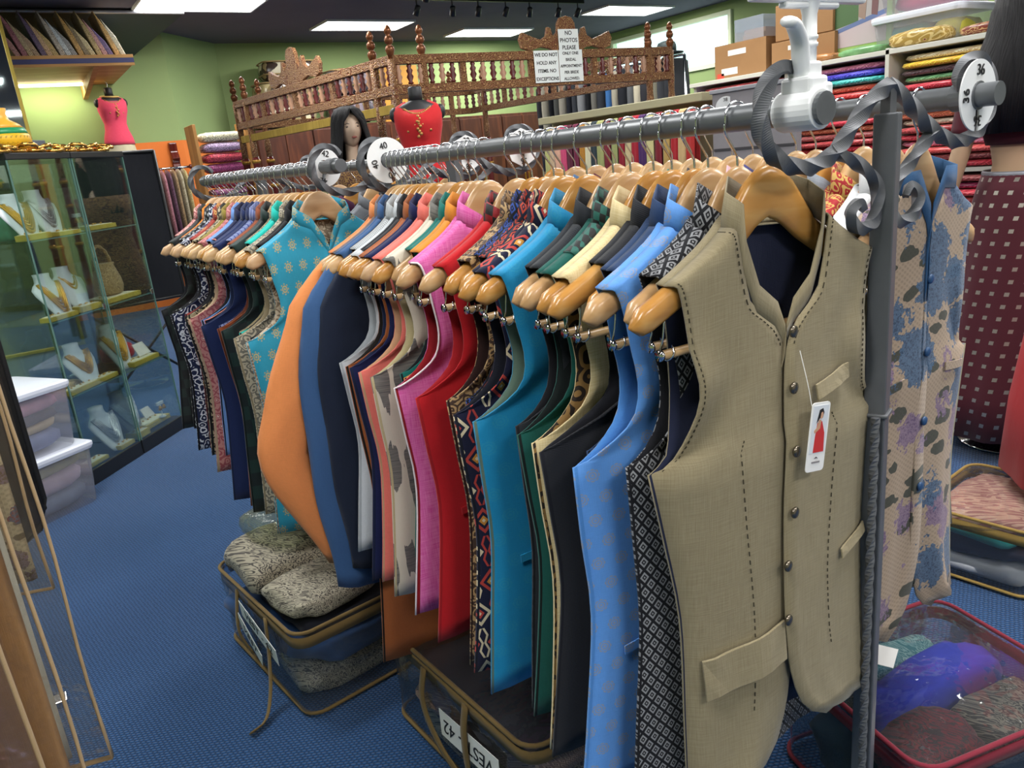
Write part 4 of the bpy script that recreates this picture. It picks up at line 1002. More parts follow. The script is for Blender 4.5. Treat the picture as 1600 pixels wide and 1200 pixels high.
# ------------------------------------------------------------------ stacked plastic bins
def bin_(name, loc, rz, w_, d, h, lab, heap, lidm=None):
    t = thing(name, lab, 'storage bin', loc, rz)
    rings = []
    rr = lambda w2, d2, z: [(sx * (w2 / 2 - 0.03) + 0.03 * cos(a), sy * (d2 / 2 - 0.03) + 0.03 * sin(a), z) for sx, sy, a0 in ((1, 1, 0), (-1, 1, 90), (-1, -1, 180), (1, -1, 270)) for a in (math.radians(a0 + q * 30) for q in range(4))]
    shell = MB().loft([rr(w_ * 0.88, d * 0.88, 0.0), rr(w_ * 0.90, d * 0.90, 0.01), rr(w_ * 0.97, d * 0.97, h - 0.03), rr(w_ * 0.97, d * 0.97, h - 0.02)], caps=False)
    obj('bin_body', shell, clear('EDEFF2', 0.2, 0.15, 0.1, 10, 0.22, 'E4E2EA'), t, smooth=True)
    obj('bin_lid', MB().loft([rr(w_, d, h - 0.035), rr(w_ * 1.02, d * 1.02, h - 0.02), rr(w_ * 1.02, d * 1.02, h - 0.005), rr(w_ * 0.96, d * 0.96, h)]), lidm or plain('DFE4F0', 0.35), t, bev=0.002)
    for i, (c, x, y, w2, d2, z, h2) in enumerate(heap):
        tag(obj('folded_cloth', pillow(w2, d2, h2, i + 3, 0.035), plain(c, 0.7, 0, 0.3, 0.2, 9), None, (loc[0] + x * cos(rz) - y * sin(rz), loc[1] + x * sin(rz) + y * cos(rz), loc[2] + z), rz + 0.1 * i, smooth=True), '%s cloth bundle packed inside the %s' % ({'C98AA0': 'pink', '3E3A44': 'dark', '7A86A8': 'blue grey', 'C8B48A': 'tan', '6F7A8C': 'slate', 'C0A8B4': 'mauve', '5E7FA0': 'blue', 'A7A05E': 'olive', '2F8F88': 'teal', 'C9C24E': 'yellow green', 'D6607C': 'rose'}[c], lab.split(' with')[0].split(' holding')[0]), 'cloth')
    return t
BX, BY_ = -0.22, 4.06; BRZ = 0.55
bin_('storage_bin', (BX, BY_, 0), BRZ, 0.60, 0.42, 0.30, 'lower translucent storage bin with white lid on the floor', [('6F7A8C', 0.02, 0, 0.50, 0.35, 0.012, 0.10), ('C0A8B4', 0.05, 0.0, 0.46, 0.35, 0.10, 0.09), ('A7A05E', 0.1, 0.0, 0.36, 0.30, 0.18, 0.07)])
bin_('storage_bin', (BX - 0.02, BY_ + 0.0, 0.302), BRZ, 0.58, 0.42, 0.31, 'upper translucent storage bin with white lid, topmost of its stack', [('7A86A8', 0.0, 0, 0.49, 0.35, 0.012, 0.09), ('C8B48A', 0.06, 0.02, 0.40, 0.33, 0.09, 0.05), ('3E3A44', 0.02, 0.0, 0.48, 0.34, 0.13, 0.06), ('C98AA0', 0.08, 0.0, 0.36, 0.34, 0.18, 0.08)])

# ------------------------------------------------------------------ foreground left: garments in clear covers hung from a rack out of view
mcov = clear('F6F4F0', 0.15, 0.08, 0.3, 14, 0.02, 'E8E0D4'); mtan = cloth('A88E68')
def cover(x, y, rz, w_, zb, zt_, lab, inner, ilab, gw=0.85, gz=0.06, tmat=None):
    t = thing('garment_cover', lab, 'garment cover', (x, y, 0), rz, 'clear garment covers')
    L = [(-w_, zt_), (0, zt_), (0, zb), (-w_, zb)]
    for sg in (-1, 1):
        R = [[Vector((-w_ + w_ * c / 8, sg * (0.026 * sin(PI * (0.10 + 0.80 * c / 8)) + 0.003 * sin(r * 1.3 + c)), zb + (zt_ - zb) * r / 16)) for c in range(9)] for r in range(17)]
        obj('clear_film', MB().grid(R), mcov, t, smooth=True)
    edge = [(0, 0, zt_)] + [(0.002 * sin(k * 0.9), 0.003 * sin(k), zt_ + (zb - zt_) * k / 14) for k in range(1, 15)] + [(-w_ * k / 8, 0.003 * sin(k * 2), zb + 0.012 * k / 8) for k in range(1, 9)]
    obj('tape_edge', MB().tube(edge, 0.0058, 6, squash=0.3), tmat or mtan, t, smooth=True)
    rings, uvs = [], []
    for r in range(15):
        z = zb + gz + (zt_ - zb - gz) * r / 14; ring = []
        for c in range(24):
            a = 2 * PI * c / 24; xx = -w_ + w_ * gw * (0.5 + 0.5 * cos(a)); yy = 0.014 * math.copysign(abs(sin(a)) ** 0.6, sin(a)) * (1 + 0.25 * sin(c * 1.7 + r * 0.2))
            ring.append(Vector((xx, yy, z))); uvs.append((xx, z))
        rings.append(ring)
    o = tag(obj('covered_garment', MB().loft(rings, uvs=uvs), inner, None, (x, y, 0), rz, smooth=True), ilab, 'garment', 'garments inside the covers')
cover(-0.062, 1.40, -0.3, 0.42, 0.785, 1.52, 'clear cover with tan tape edge around the rose print garment', blooms('C9BC9E', '8E2E30', '6E5A48', '6E6048', 22), 'cream garment with small red roses inside a clear cover', 0.96, 0.025)
cover(-0.040, 1.10, -0.25, 0.46, 0.64, 1.52, 'clear cover with tan tape edge around the white garment', cloth('C9CBC2'), 'plain off white garment hanging inside a clear cover', 0.90, 0.02)
cover(-0.065, 0.93, -0.2, 0.46, 0.40, 1.52, 'clear cover with wide tan border around the tan garment', cloth('9C764A'), 'tan brown garment hanging inside the nearest clear cover', 0.975, 0.0)
cover(-0.088, 0.80, -0.15, 0.46, 0.30, 1.52, 'nearest clear cover with tan tape edge at the picture corner', scroll('D9A09E', 'E6BDB6', None, 40), 'pink lace garment inside the nearest clear cover', 0.93, 0.03)
bb = thing('garment_bag', 'glossy black garment bag hanging behind the clear covers', 'garment bag', (-0.14, 2.0, 0), -0.2)
R = []
for sg in (-1, 1):
    R.append([[Vector(((0.085 - 0.5 * c / 8) if r > 2 else (0.085 - 0.03 * (2 - r)) - (0.5 - 0.03 * (2 - r)) * c / 8, sg * 0.035 * sin(PI * (0.1 + 0.8 * c / 8)), 0.655 + 0.85 * (r / 18) ** 1.15)) for c in range(9)] for r in range(19)])
for g in R: obj('bag_side', MB().grid(g), plain('17181A', 0.22, 0, 0.6, 0, 8, 0.5, 14), bb, smooth=True)
obj('bag_edge', MB().tube([(0.085, 0, 1.5)] + [(0.085, 0, 0.75 - 0.0 * k) for k in range(1)] + [(0.06, 0, 0.68), (0.02, 0, 0.655), (-0.4, 0, 0.655)], 0.008, 6), mblk, bb)
# the rail these hang from
rl = thing('wall_rail', 'chrome rail above the clear garment covers outside the picture', 'clothes rail', (-0.35, 0, 0))
obj('rail_bar', MB().tube([(0.0, 0.3, 1.60), (0.0, 2.4, 1.60)], 0.014, 12), mchrome, rl, smooth=True)
for y in (0.32, 2.38):
    obj('rail_post', MB().tube([(0.0, y, 0), (0.0, y, 1.60)], 0.014, 12), mchrome, rl, smooth=True)
    obj('rail_foot', MB().box((0, y, 0.01), (0.4, 0.05, 0.02)), mchrome, rl, bev=0.003)
for y, nm in ((1.40, 'rose print garment'), (1.10, 'off white garment'), (0.93, 'tan brown garment'), (0.80, 'pink lace garment'), (2.0, 'black garment bag')):
    t = thing('wire_hanger', 'wire hanger on the chrome rail above the ' + nm, 'hanger', (-0.35, y, 1.60), 0, 'wire hangers on the chrome rail')
    obj('hanger_hook', MB().tube(catmull([(0, 0, -0.06), (0, 0, -0.02), (-0.018, 0, 0.0), (0, 0, 0.018), (0.018, 0, 0.0)], 16), 0.002, 6), mchrome, t, smooth=True)
    obj('hanger_arm', MB().tube([(-0.18, 0, -0.09), (0, 0, -0.06), (0.18, 0, -0.09)], 0.003, 6), mchrome, t, smooth=True)

# ------------------------------------------------------------------ far left wall: shelf, soffit, mirror, hanging torso
ws = thing('wall_shelf', 'deep wooden wall shelf with a blue stripe along its front', 'shelf', (1.0, 9.7, 2.62))
mply = wood('C08A48', 'D4A466', 0.5, 0.4, 'X')
obj('shelf_board', MB().box((0.0, 0.0, 0.045), (1.06, 1.58, 0.05)), mply, ws)
obj('front_trim', MB().box((0.0, -0.80, 0.012), (1.06, 0.02, 0.025)).box((0, -0.80, 0.085), (1.06, 0.02, 0.03)), mply, ws)
obj('stripe', MB().box((0.0, -0.80, 0.0475), (1.06, 0.018, 0.043)), plain('2A2E6A', 0.4), ws)
obj('bracket', MB().prism([(-0.75, 0.0), (0.75, 0.0), (0.75, -0.16)], 0.05, 'yz', (0.2, 0.02, 0.02)), mply, ws)
stl = bpy.data.lights.new('strip_lamp', 'AREA'); stl.shape = 'RECTANGLE'; stl.size = 0.8; stl.size_y = 0.06; stl.energy = 9; stl.color = (1.0, 0.97, 0.72)
lf = thing('strip_light', 'slim strip light under the wooden wall shelf', 'light', (0.85, 10.2, 2.62))
obj('strip_tube', MB().box((0, 0, -0.005), (0.8, 0.05, 0.03)), emis('FFF6C8', 6), lf, bev=0.004)
lo = bpy.data.objects.new('lamp', stl); C.objects.link(lo); lo.parent = lf; lo.location = (0, 0, -0.03); lo.rotation_euler = (0.5, 0, 0)
sf = thing('soffit_panel', 'sloping navy soffit panel with silver edge above the wall shelf', 'panel', (0, 0, 0))
cs = [(0.45, 9.22, 3.155), (2.17, 9.22, 3.155), (1.80, 10.49, 2.93), (0.40, 10.49, 2.93)]
obj('soffit_board', MB().add([Vector(c) for c in cs] + [Vector(c) + Vector((0, 0, 0.03)) for c in cs], [(0, 1, 2, 3), (7, 6, 5, 4), (0, 4, 5, 1), (1, 5, 6, 2), (2, 6, 7, 3), (3, 7, 4, 0)]), plain('17293E', 0.5), sf)
obj('silver_edge', MB().tube([(0.45, 9.21, 3.165), (2.17, 9.21, 3.165)], 0.018, 8), plain('A9ABB0', 0.35, 0.7), sf)
PK = ['C4908C', 'B4747E', 'C8B48C', 'B89C7C', '6E5A78', 'D0AC84', 'C4A86C', 'BBB0A0', 'C8D0D2', '9A9A98', 'C49A54', '8A7A5A', 'C8B88A', 'B8A06C', 'BC8E8C', '6A5884', 'C09A5C', 'BFB9A0']
for i, c in enumerate(PK):
    x0 = 0.545 + i * 0.053; h = 0.30 + 0.07 * ((i * 5) % 3); th = 0.047
    V = []
    for y in (-0.2, 0.2): V += [(0, y, 0), (th, y, 0), (th * 0.8 - 0.06, y, h * 0.55), (-0.13, y, h), (-0.085, y, h * 0.6)]
    m = MB().add(V, [(0, 1, 2, 3, 4), (9, 8, 7, 6, 5)] + [(k, k + 5, (k + 1) % 5 + 5, (k + 1) % 5) for k in range(5)])
    nmz = {'C4908C': 'dusty pink', 'B4747E': 'rose', 'C8B48C': 'sand', 'B89C7C': 'light brown', '6E5A78': 'purple grey', 'D0AC84': 'peach', 'C4A86C': 'golden', 'BBB0A0': 'greige', 'C8D0D2': 'pale blue', '9A9A98': 'grey', 'C49A54': 'ochre', '8A7A5A': 'khaki', 'C8B88A': 'straw', 'B8A06C': 'dull gold', 'BC8E8C': 'old rose', '6A5884': 'violet', 'C09A5C': 'amber', 'BFB9A0': 'bone'}[c]
    tag(obj('packaged_garment', m, scroll(c, '%02X%02X%02X' % tuple(int(int(c[k:k + 2], 16) * 0.72) for k in (0, 2, 4)), None, 60, 0.6, 0.25), None, (x0, 9.16, 2.69), 0, bev=0.008), '%s packaged garment leaning in the row on the wall shelf' % nmz, 'garment', 'packaged garments on the wall shelf')
tag(obj('foil_package', pillow(0.20, 0.24, 0.22, 9, 0.06), plain('7A7C82', 0.25, 0.5, 0.5, 0.4, 30), None, (1.46, 9.75, 2.69), smooth=True), 'crumpled silver package at the right end of the wall shelf', 'package')
mr = thing('mirror', 'tall mirror with slim gold frame at the picture edge', 'mirror', (0.47, 8.62, 0.02), 0)
obj('mirror_glass', MB().box((-0.55, 0.01, 1.5), (1.04, 0.01, 2.96)), plain('B8C4C4', 0.03, 1.0), mr)
for c, d in (((-0.015, 0, 1.5), (0.03, 0.03, 3.0)), ((-1.085, 0, 1.5), (0.03, 0.03, 3.0)), ((-0.55, 0, 2.985), (1.04, 0.03, 0.03)), ((-0.55, 0, 0.015), (1.04, 0.03, 0.03))):
    obj('frame_side', MB().box(c, d), plain('B9A24A', 0.35, 0.6), mr, bev=0.004)
def torso_rings(s=1.0, prof=None, n=20):
    P = prof or [(-0.02, 0.165, 0.115), (0.06, 0.17, 0.12), (0.16, 0.135, 0.10), (0.24, 0.125, 0.095), (0.32, 0.145, 0.105), (0.40, 0.165, 0.125), (0.46, 0.17, 0.115), (0.52, 0.18, 0.095), (0.56, 0.165, 0.08), (0.585, 0.10, 0.062), (0.60, 0.06, 0.055)]
    return [[Vector((s * a * cos(2 * PI * k / n), s * b * sin(2 * PI * k / n) - (0.02 * s if 0.36 < z < 0.48 and sin(2 * PI * k / n) < 0 else 0), s * z)) for k in range(n)] for z, a, b in P]
def dress_form(label, loc, rz, top, skirt, s=1.0, emb=None, neckwood=True, skirt_len=0.5, toplab=None):
    t = thing('dress_form', label, 'mannequin', loc, rz)
    mb = MB().loft([[q * 0.985 for q in r] for r in torso_rings(s)])
    mb.loft([[Vector((s * 0.052 * cos(2 * PI * k / 16), s * 0.052 * sin(2 * PI * k / 16), s * z)) for k in range(16)] for z in (0.59, 0.63, 0.68)] + [[Vector((s * 0.045 * cos(2 * PI * k / 16), s * 0.045 * sin(2 * PI * k / 16), s * 0.69)) for k in range(16)]])
    for sd in (-1, 1): mb.sphere((sd * 0.175 * s, 0.0, 0.50 * s), 0.055 * s, 12, 8, (0.7, 0.85, 1.0))
    obj('form_body', mb, plain('232427', 0.5), t, smooth=True)
    P = [(-0.03, 0.19, 0.135), (0.02, 0.185, 0.13), (0.06, 0.178, 0.126), (0.16, 0.145, 0.108), (0.24, 0.135, 0.102), (0.32, 0.155, 0.112), (0.40, 0.175, 0.132), (0.46, 0.18, 0.122), (0.515, 0.19, 0.103)]
    rings = torso_rings(s, P, 28)
    # shoulder straps rise at the sides, neckline dips in front
    top_r = [Vector((s * 0.155 * cos(2 * PI * k / 28), s * 0.088 * sin(2 * PI * k / 28), s * (0.555 - 0.07 * max(0, -sin(2 * PI * k / 28)) ** 3 - 0.03 * max(0, sin(2 * PI * k / 28)) ** 3))) for k in range(28)]
    nk = [Vector((s * 0.085 * cos(2 * PI * k / 28), s * 0.07 * sin(2 * PI * k / 28), s * (0.588 - 0.09 * max(0, -sin(2 * PI * k / 28)) ** 2 - 0.035 * max(0, sin(2 * PI * k / 28)) ** 2))) for k in range(28)]
    obj('sleeveless_top', MB().loft(rings + [top_r, nk], caps=False), top, t, smooth=True, solid=-0.004)
    if emb:
        e = MB()
        for k in range(-9, 10):
            a = -PI / 2 + k * 0.13; e.sphere((s * 0.11 * cos(a), s * 0.10 * sin(a) - 0.016, s * (0.545 - 0.055 * max(0, -sin(a)) ** 2)), 0.009 * s, 6, 5)
        for k in range(9): e.sphere((s * 0.012 * sin(k * 2.1), -s * (0.135 + 0.022 * sin(k / 9 * 2)), s * (0.47 - 0.018 * k)), 0.013 * s, 6, 5)
        for k in range(-3, 4): e.sphere((s * 0.028 * k, -s * (0.155 - 0.012 * abs(k)), s * (0.43 - 0.02 * abs(k))), 0.012 * s, 6, 5)
        obj('embroidery', e, emb, t, smooth=True)
    if skirt:
        obj('skirt', MB().lathe([(0.17 * s, 0.05 * s), (0.18 * s, -0.05), (0.20 * s, -0.2), (0.235 * s, -skirt_len)], 36, wob=lambda u, z: 1 + 0.05 * sin(u * 2 * PI * 11) * min(1, (0.05 - z) * 4), caps=False), skirt, t, smooth=True, solid=0.004).scale = (1, 0.75, 1)
    return t
pf_ = dress_form('headless black dress form in a pink top hanging under the wall shelf', (1.41, 10.18, 1.97), 0.25, linen('D8405A', 'E0506A'), cloth('C9BFA0'), 0.86, plain('C08A50', 0.4, 0.5), skirt_len=0.55)
obj('hook_cord', MB().tube([(0, 0, 0.59), (0, 0, 0.62), (0.01, 0, 0.64), (-0.01, 0, 0.655), (0, 0, 0.66)], 0.004, 6), mchrome, pf_)
obj('gold_collar', MB().tube([(0.085 * cos(2 * PI * k / 20), 0.065 * sin(2 * PI * k / 20), 0.50 + 0.01 * sin(2 * PI * k / 20)) for k in range(20)], 0.02, 8, closed=True, squash=0.5), plain('C9A860', 0.5), pf_, smooth=True)
br = thing('rail_bracket', 'carved red brown bracket holding a chrome rod on the orange wall', 'bracket', (2.02, 10.49, 1.62))
obj('bracket_body', MB().prism([(0.0, -0.06), (-0.05, -0.06), (-0.09, -0.02), (-0.06, 0.08), (-0.11, 0.14), (-0.06, 0.22), (-0.07, 0.32), (0.0, 0.33)], 0.09, 'yz'), wood('4E1812', '6E2A1E', 0.2), br, bev=0.008)
obj('rod', MB().tube([(-0.42, -0.09, 0.03), (0.14, -0.09, 0.03)], 0.015, 10), mchrome, br, smooth=True)
obj('rod_end', MB().sphere((0.15, -0.09, 0.03), 0.028, 10, 8), wood('4E1812', '6E2A1E', 0.2), br, smooth=True)
for i, (c, c2, nm) in enumerate([('A99A76', '7C6E50', 'dull gold'), ('B8AC8C', '8E8468', 'pale sand'), ('B07A86', '8E5A66', 'dusty rose'), ('6A4A5E', '4A3044', 'plum striped'), ('A88E6A', '80684A', 'caramel'), ('B9B098', '928A70', 'oatmeal'), ('C0B080', '968656', 'straw')]):
    x = 1.66 + i * 0.062
    m = MB(); rings = []
    for z, w_, d in ((0, 0.01, 0.06), (-0.04, 0.022, 0.16), (-0.12, 0.028, 0.22), (-0.6, 0.03, 0.22), (-1.15, 0.032, 0.24)):
        rings.append([(w_ * cos(2 * PI * k / 12), d * sin(2 * PI * k / 12), z) for k in range(12)])
    tag(obj('covered_gown', m.loft(rings), scroll(c, c2, None, 60, 0.6, 0.25), None, (x, 10.22, 1.63), smooth=True), '%s gown in plastic on the chrome rod by the orange wall' % nm, 'gown', 'covered gowns on the wall rod')
# wooden shelf unit with packets
wu = thing('shelf_unit', 'light wooden shelf unit filled with shiny packets in the corner', 'shelf', (2.0, 9.05, 0))
mpine = wood('B07A3C', 'C49050', 0.5, 0.5)
for x in (0.0, 0.55): obj('side_panel', MB().box((x, 0.2, 1.02), (0.035, 0.4, 2.04)), mpine, wu, bev=0.004)
for z in (0.1, 0.7, 1.1, 1.5): obj('shelf_board', MB().box((0.275, 0.2, z), (0.51, 0.4, 0.025)), mpine, wu)
PKC = [('7A3A5E', 'purple'), ('A0404C', 'crimson'), ('8C7A94', 'lilac'), ('B0A890', 'cream'), ('B02838', 'red'), ('5E3458', 'dark plum'), ('8E5A78', 'mauve'), ('8A3038', 'brick')]
for i, (c, nm) in enumerate(PKC):
    z = 1.515 + i * 0.075 if i < 7 else 1.13
    if i >= 4: z = 1.125 + (i - 4) * 0.08
    if i < 4: z = 1.52 + i * 0.11
    tag(obj('foil_packet', pillow(0.46, 0.34, 0.105 if i < 4 else 0.075, 30 + i, 0.04), scroll(c, '%02X%02X%02X' % tuple(min(255, int(int(c[k:k + 2], 16) * 1.5)) for k in (0, 2, 4)), None, 40, 0.7, 0.2), None, (2.285, 9.22, z), smooth=True), '%s shiny folded packet stacked in the wooden shelf unit' % nm, 'packet', 'packets in the shelf unit')
# black folding screen behind the cabinets
bs = thing('fabric_screen', 'black fabric screen on struts behind the display cabinets', 'screen', (0.62, 5.62, 0), 0.18)
R = [[Vector((-0.26 + 0.62 * c / 12, 0.006 * sin(c * 0.8 + r * 0.5) + 0.012 * abs(((c + r) % 8) - 4) / 4, 0.70 + 0.95 * r / 12)) for c in range(13)] for r in range(13)]
obj('fabric_panel', MB().grid(R), cloth('202228'), bs, solid=0.004)
for x in (-0.26, 0.36): obj('frame_post', MB().tube([(x, 0, 0.0), (x, 0, 1.66)], 0.011, 8), mblk, bs, smooth=True)
for z in (1.655, 0.70): obj('frame_rail', MB().tube([(-0.26, 0, z), (0.36, 0, z)], 0.011, 8), mblk, bs, smooth=True)
obj('cross_strut', MB().tube([(-0.26, 0.01, 0.1), (0.36, 0.01, 0.68)], 0.009, 8), mblk, bs, smooth=True)
obj('cross_strut', MB().tube([(-0.26, 0.022, 0.68), (0.36, 0.022, 0.1)], 0.009, 8), mblk, bs, smooth=True)

# ------------------------------------------------------------------ carved canopy frame
def carved():
    t = NT('carved_wood'); t.set(0.45, 0, 0.5); o = t.coord('Object')
    d = t.vor(o, 38); e = t.math('SINE', t.math('MULTIPLY', d, 18)); m = t.math('GREATER_THAN', e, 0.1)
    t.base(t.mix(m, hexc('7E4A30'), hexc('B48A5C'))); t.bump(e, 0.8, 0.006); return t.m
mcarve = carved(); mgilt = plain('A87C34', 0.35, 0.6, 0.5, 0.15, 20); mred = plain('5E1F1E', 0.3, 0, 0.5, 0.15, 20); mlight = wood('9A8038', 'B09448', 0.45)
QN, QL, QR = Vector((2.60, 5.33, 0)), Vector((2.22, 8.10, 0)), Vector((5.17, 5.17, 0)); QB = QL + QR - QN
ca = thing('carved_canopy', 'carved and gilded wooden four-corner canopy with turned posts and spindle rails', 'canopy', QN)
fin = [(0.004, 0.225), (0.018, 0.215), (0.030, 0.190), (0.026, 0.170), (0.014, 0.160), (0.030, 0.145), (0.036, 0.125), (0.030, 0.105), (0.016, 0.098), (0.034, 0.080), (0.038, 0.060), (0.028, 0.035), (0.022, 0.0)]
FIN = MB().lathe([(r * 0.9, z) for r, z in reversed(fin)], 12).mesh('finial', plain('7A4A2C', 0.3, 0.45, 0.5, 0.3, 30), True)
up_ = MB().lathe([(0.030, 1.62), (0.032, 1.75), (0.026, 1.80), (0.030, 1.9), (0.030, 2.13)], 12).mesh('upper_post', mcarve, True)
lw = [(0.04, 0.0), (0.04, 0.5), (0.028, 0.52), (0.036, 0.62), (0.03, 0.9), (0.042, 0.94), (0.03, 0.98), (0.034, 1.3), (0.042, 1.34), (0.03, 1.38), (0.034, 1.55), (0.042, 1.58), (0.030, 1.62)]
LOW = MB().lathe(lw, 12).mesh('lower_post', mred, True)
RINGM = MB().lathe([(0.034, 0), (0.044, 0.01), (0.044, 0.03), (0.034, 0.04)], 12).mesh('gilt_ring', mgilt, True)
def post(p_):
    d = p_ - QN
    link('lower_post', LOW, ca, d); u = link('upper_post', up_, ca, d); link('finial', FIN, u, (0, 0, 2.13))
    for z in (0.93, 1.32, 1.56): link('gilt_ring', RINGM, ca, d + Vector((0, 0, z)))
SPIN = MB().lathe([(0.008, 0), (0.014, 0.012), (0.008, 0.026), (0.017, 0.06), (0.010, 0.085), (0.016, 0.11), (0.008, 0.13), (0.013, 0.148), (0.008, 0.16)], 8)
SP1 = SPIN.mesh('spindle', mred, True); SP2 = SPIN.mesh('spindle', plain('B4886C', 0.4), True)
ZU, ZL = 2.125, 1.925
def side(a, b, n, zu=ZU, zl=ZL, rails=True):
    d = b - a; L = d.length; an = math.atan2(d.y, d.x); u = d.normalized()
    for c in (0.0, 0.24, L - 0.24): post(a + u * c)
    for z in (zu, zl): obj('rail', MB().box((L / 2, 0, 0), (L, 0.05, 0.062)), mcarve, ca, a - QN + Vector((0, 0, z)), an, bev=0.003)
    for k in range(n):
        c = L * (k + 0.5) / n
        if (k + 1) % 7 == 0: obj('divider_block', MB().box((0, 0, 0), (0.05, 0.03, zu - zl - 0.062)), mcarve, ca, a + u * c - QN + Vector((0, 0, (zu + zl) / 2)), an)
        else: o = link('spindle', SP1 if k % 2 else SP2, ca, a + u * c - QN + Vector((0, 0, zl + 0.031))); o.scale = (1.6, 1.6, (zu - zl - 0.062) / 0.16)
side(QN, QR, 30); side(QL, QN, 30); side(QL, QB, 26); side(QR, QB, 26)
# extra lower rail on the left side, tinted
dL = QN - QL; obj('lower_rail', MB().box((dL.length / 2, 0, 0), (dL.length, 0.035, 0.065)), mlight, ca, QL - QN + Vector((0, 0, 1.80)), math.atan2(dL.y, dL.x), bev=0.003)
def crest(w_, h):
    half = [(0, h), (0.06 * w_, h * 0.95), (0.09 * w_, h * 0.80), (0.10 * w_, h * 0.55), (0.15 * w_, h * 0.42), (0.17 * w_, h * 0.66), (0.20 * w_, h * 0.70), (0.22 * w_, h * 0.45), (0.28 * w_, h * 0.34), (0.38 * w_, h * 0.44), (0.47 * w_, h * 0.56), (0.5 * w_, h * 0.36), (0.48 * w_, h * 0.12), (0.40 * w_, h * 0.04), (0.28 * w_, h * 0.14), (0.2 * w_, h * 0.10), (0.14 * w_, 0)]
    return half + [(-x, z) for x, z in reversed(half)][:-1]
obj('crest', MB().prism(crest(0.88, 0.26), 0.035), mcarve, ca, Vector((4.10, 5.235, ZU + 0.02)) - QN, math.atan2((QR - QN).y, (QR - QN).x), bev=0.004)
obj('crest', MB().prism(crest(0.95, 0.30), 0.035), mcarve, ca, Vector((2.40, 6.80, ZU + 0.02)) - QN, math.atan2(dL.y, dL.x), bev=0.004)
def paper(lab, c, w_, h, rows, size, an):
    t = thing('paper_sign', lab, 'sign', c, an)
    obj('sheet', MB().box((0, 0, 0), (w_, 0.002, h)), plain('E8ECEA', 0.6), t)
    for k, s_ in enumerate(rows):
        o = link('lettering', text_mesh(s_, size, mnum, 0.0004, bold=0.0008), t, (0, -0.002, h / 2 - h * (k + 0.55) / len(rows))); o.rotation_euler = (PI / 2, 0, 0)
an_f = math.atan2((QR - QN).y, (QR - QN).x)
paper('white paper sign saying no photos please on the carved crest', (4.10, 5.205, 2.225), 0.19, 0.16, ['NO', 'PHOTOS', 'PLEASE'], 0.042, an_f)
paper('white paper sign about not holding items', (3.875, 5.215, 2.035), 0.225, 0.235, ['WE DO NOT', 'HOLD ANY', 'ITEMS. NO', 'EXCEPTIONS'], 0.036, an_f)
paper('white paper sign about one bridal appointment', (4.105, 5.20, 2.035), 0.225, 0.235, ['ONLY ONE', 'BRIDAL', 'APPOINTMENT', 'PER BRIDE', 'ALLOWED.'], 0.03, an_f)

# ------------------------------------------------------------------ wardrobes along the back wall with bags on top
mward = wood('4A2415', '6A3820', 0.4, 0.3)
nth = ['leftmost', 'second', 'third', 'fourth', 'fifth', 'rightmost']
for i in range(6):
    t = thing('wardrobe', '%s dark brown wardrobe of the row along the green back wall' % nth[i], 'wardrobe', (3.15 + i * 0.78, 10.78, 0), 0, 'wardrobes along the back wall')
    obj('body', MB().box((0.385, 0.28, 1.02), (0.77, 0.52, 2.04)), mward, t, bev=0.004)
    for k in (0, 1):
        d = obj('door', MB().box((0.195 + 0.385 * k, 0.008, 1.03), (0.375, 0.022, 1.94)), mward, t, bev=0.004)
        obj('handle', MB().box((0.35 + 0.07 * k, -0.012, 1.05), (0.014, 0.02, 0.12)), mgoldm, d, bev=0.003)
def soft_bag(lab, loc, d, c, rz=0.0, seed=1, tm=None):
    t = thing('zip_bag', lab, 'bag', loc, rz, 'zip bags on the wardrobes')
    obj('bag_body', pillow(d[0], d[1], d[2], seed, 0.02, 18, 8, 0.35), mixed(c, 7, 0.25, seed=seed, bump=0.3), t, smooth=True)
    tm = tm or cloth('8A7448')
    for z in (0.3, 0.9): obj('bag_piping', MB().tube([(d[0] / 2 * math.copysign(abs(cos(a)) ** 0.35, cos(a)) * 0.99, d[1] / 2 * math.copysign(abs(sin(a)) ** 0.35, sin(a)) * 0.99, z * d[2]) for a in (2 * PI * k / 28 for k in range(28))], 0.010, 6, closed=True), tm, t, smooth=True)
    obj('bag_handle', MB().tube(catmull([(-0.1, -d[1] / 2, d[2] * 0.75), (-0.09, -d[1] / 2 - 0.03, d[2] * 0.35), (0.09, -d[1] / 2 - 0.03, d[2] * 0.35), (0.1, -d[1] / 2, d[2] * 0.75)], 14), 0.012, 6, squash=0.4), tm, t, smooth=True)
for a in [('clear zip bag of cream bedding on the leftmost wardrobe', (3.62, 11.0, 2.045), (0.85, 0.5, 0.32), ('B4A880', '8E8262', 'C9C2A4'), 0, 3), ('tan zip bag on top of the cream bedding bag', (3.70, 11.0, 2.37), (0.80, 0.48, 0.28), ('A89A70', '7A6A48', '4A3C30'), 0.05, 4),
          ('shiny dark zip bag, topmost on the leftmost wardrobe', (3.78, 11.0, 2.655), (0.72, 0.44, 0.26), ('8A7C58', '3A2E28', 'C8C0A8'), -0.05, 5), ('grey zip bag on the second wardrobe', (4.62, 11.0, 2.045), (0.62, 0.46, 0.40), ('5A5058', '3E3840', '7A7078'), 0, 6), ('slanted dark grey zip bag, topmost on the second wardrobe', (4.62, 11.0, 2.45), (0.62, 0.46, 0.34), ('6A6268', '4A444C', '8A4048'), 0.1, 7)]:
    soft_bag(*a)
tag(obj('poster_board', MB().box((0, 0, 0.4), (0.62, 0.03, 0.8)), plain('D89A3E', 0.6), None, (5.55, 11.2, 2.045), bev=0.003), 'orange yellow board standing on the wardrobe behind the spindles', 'board')

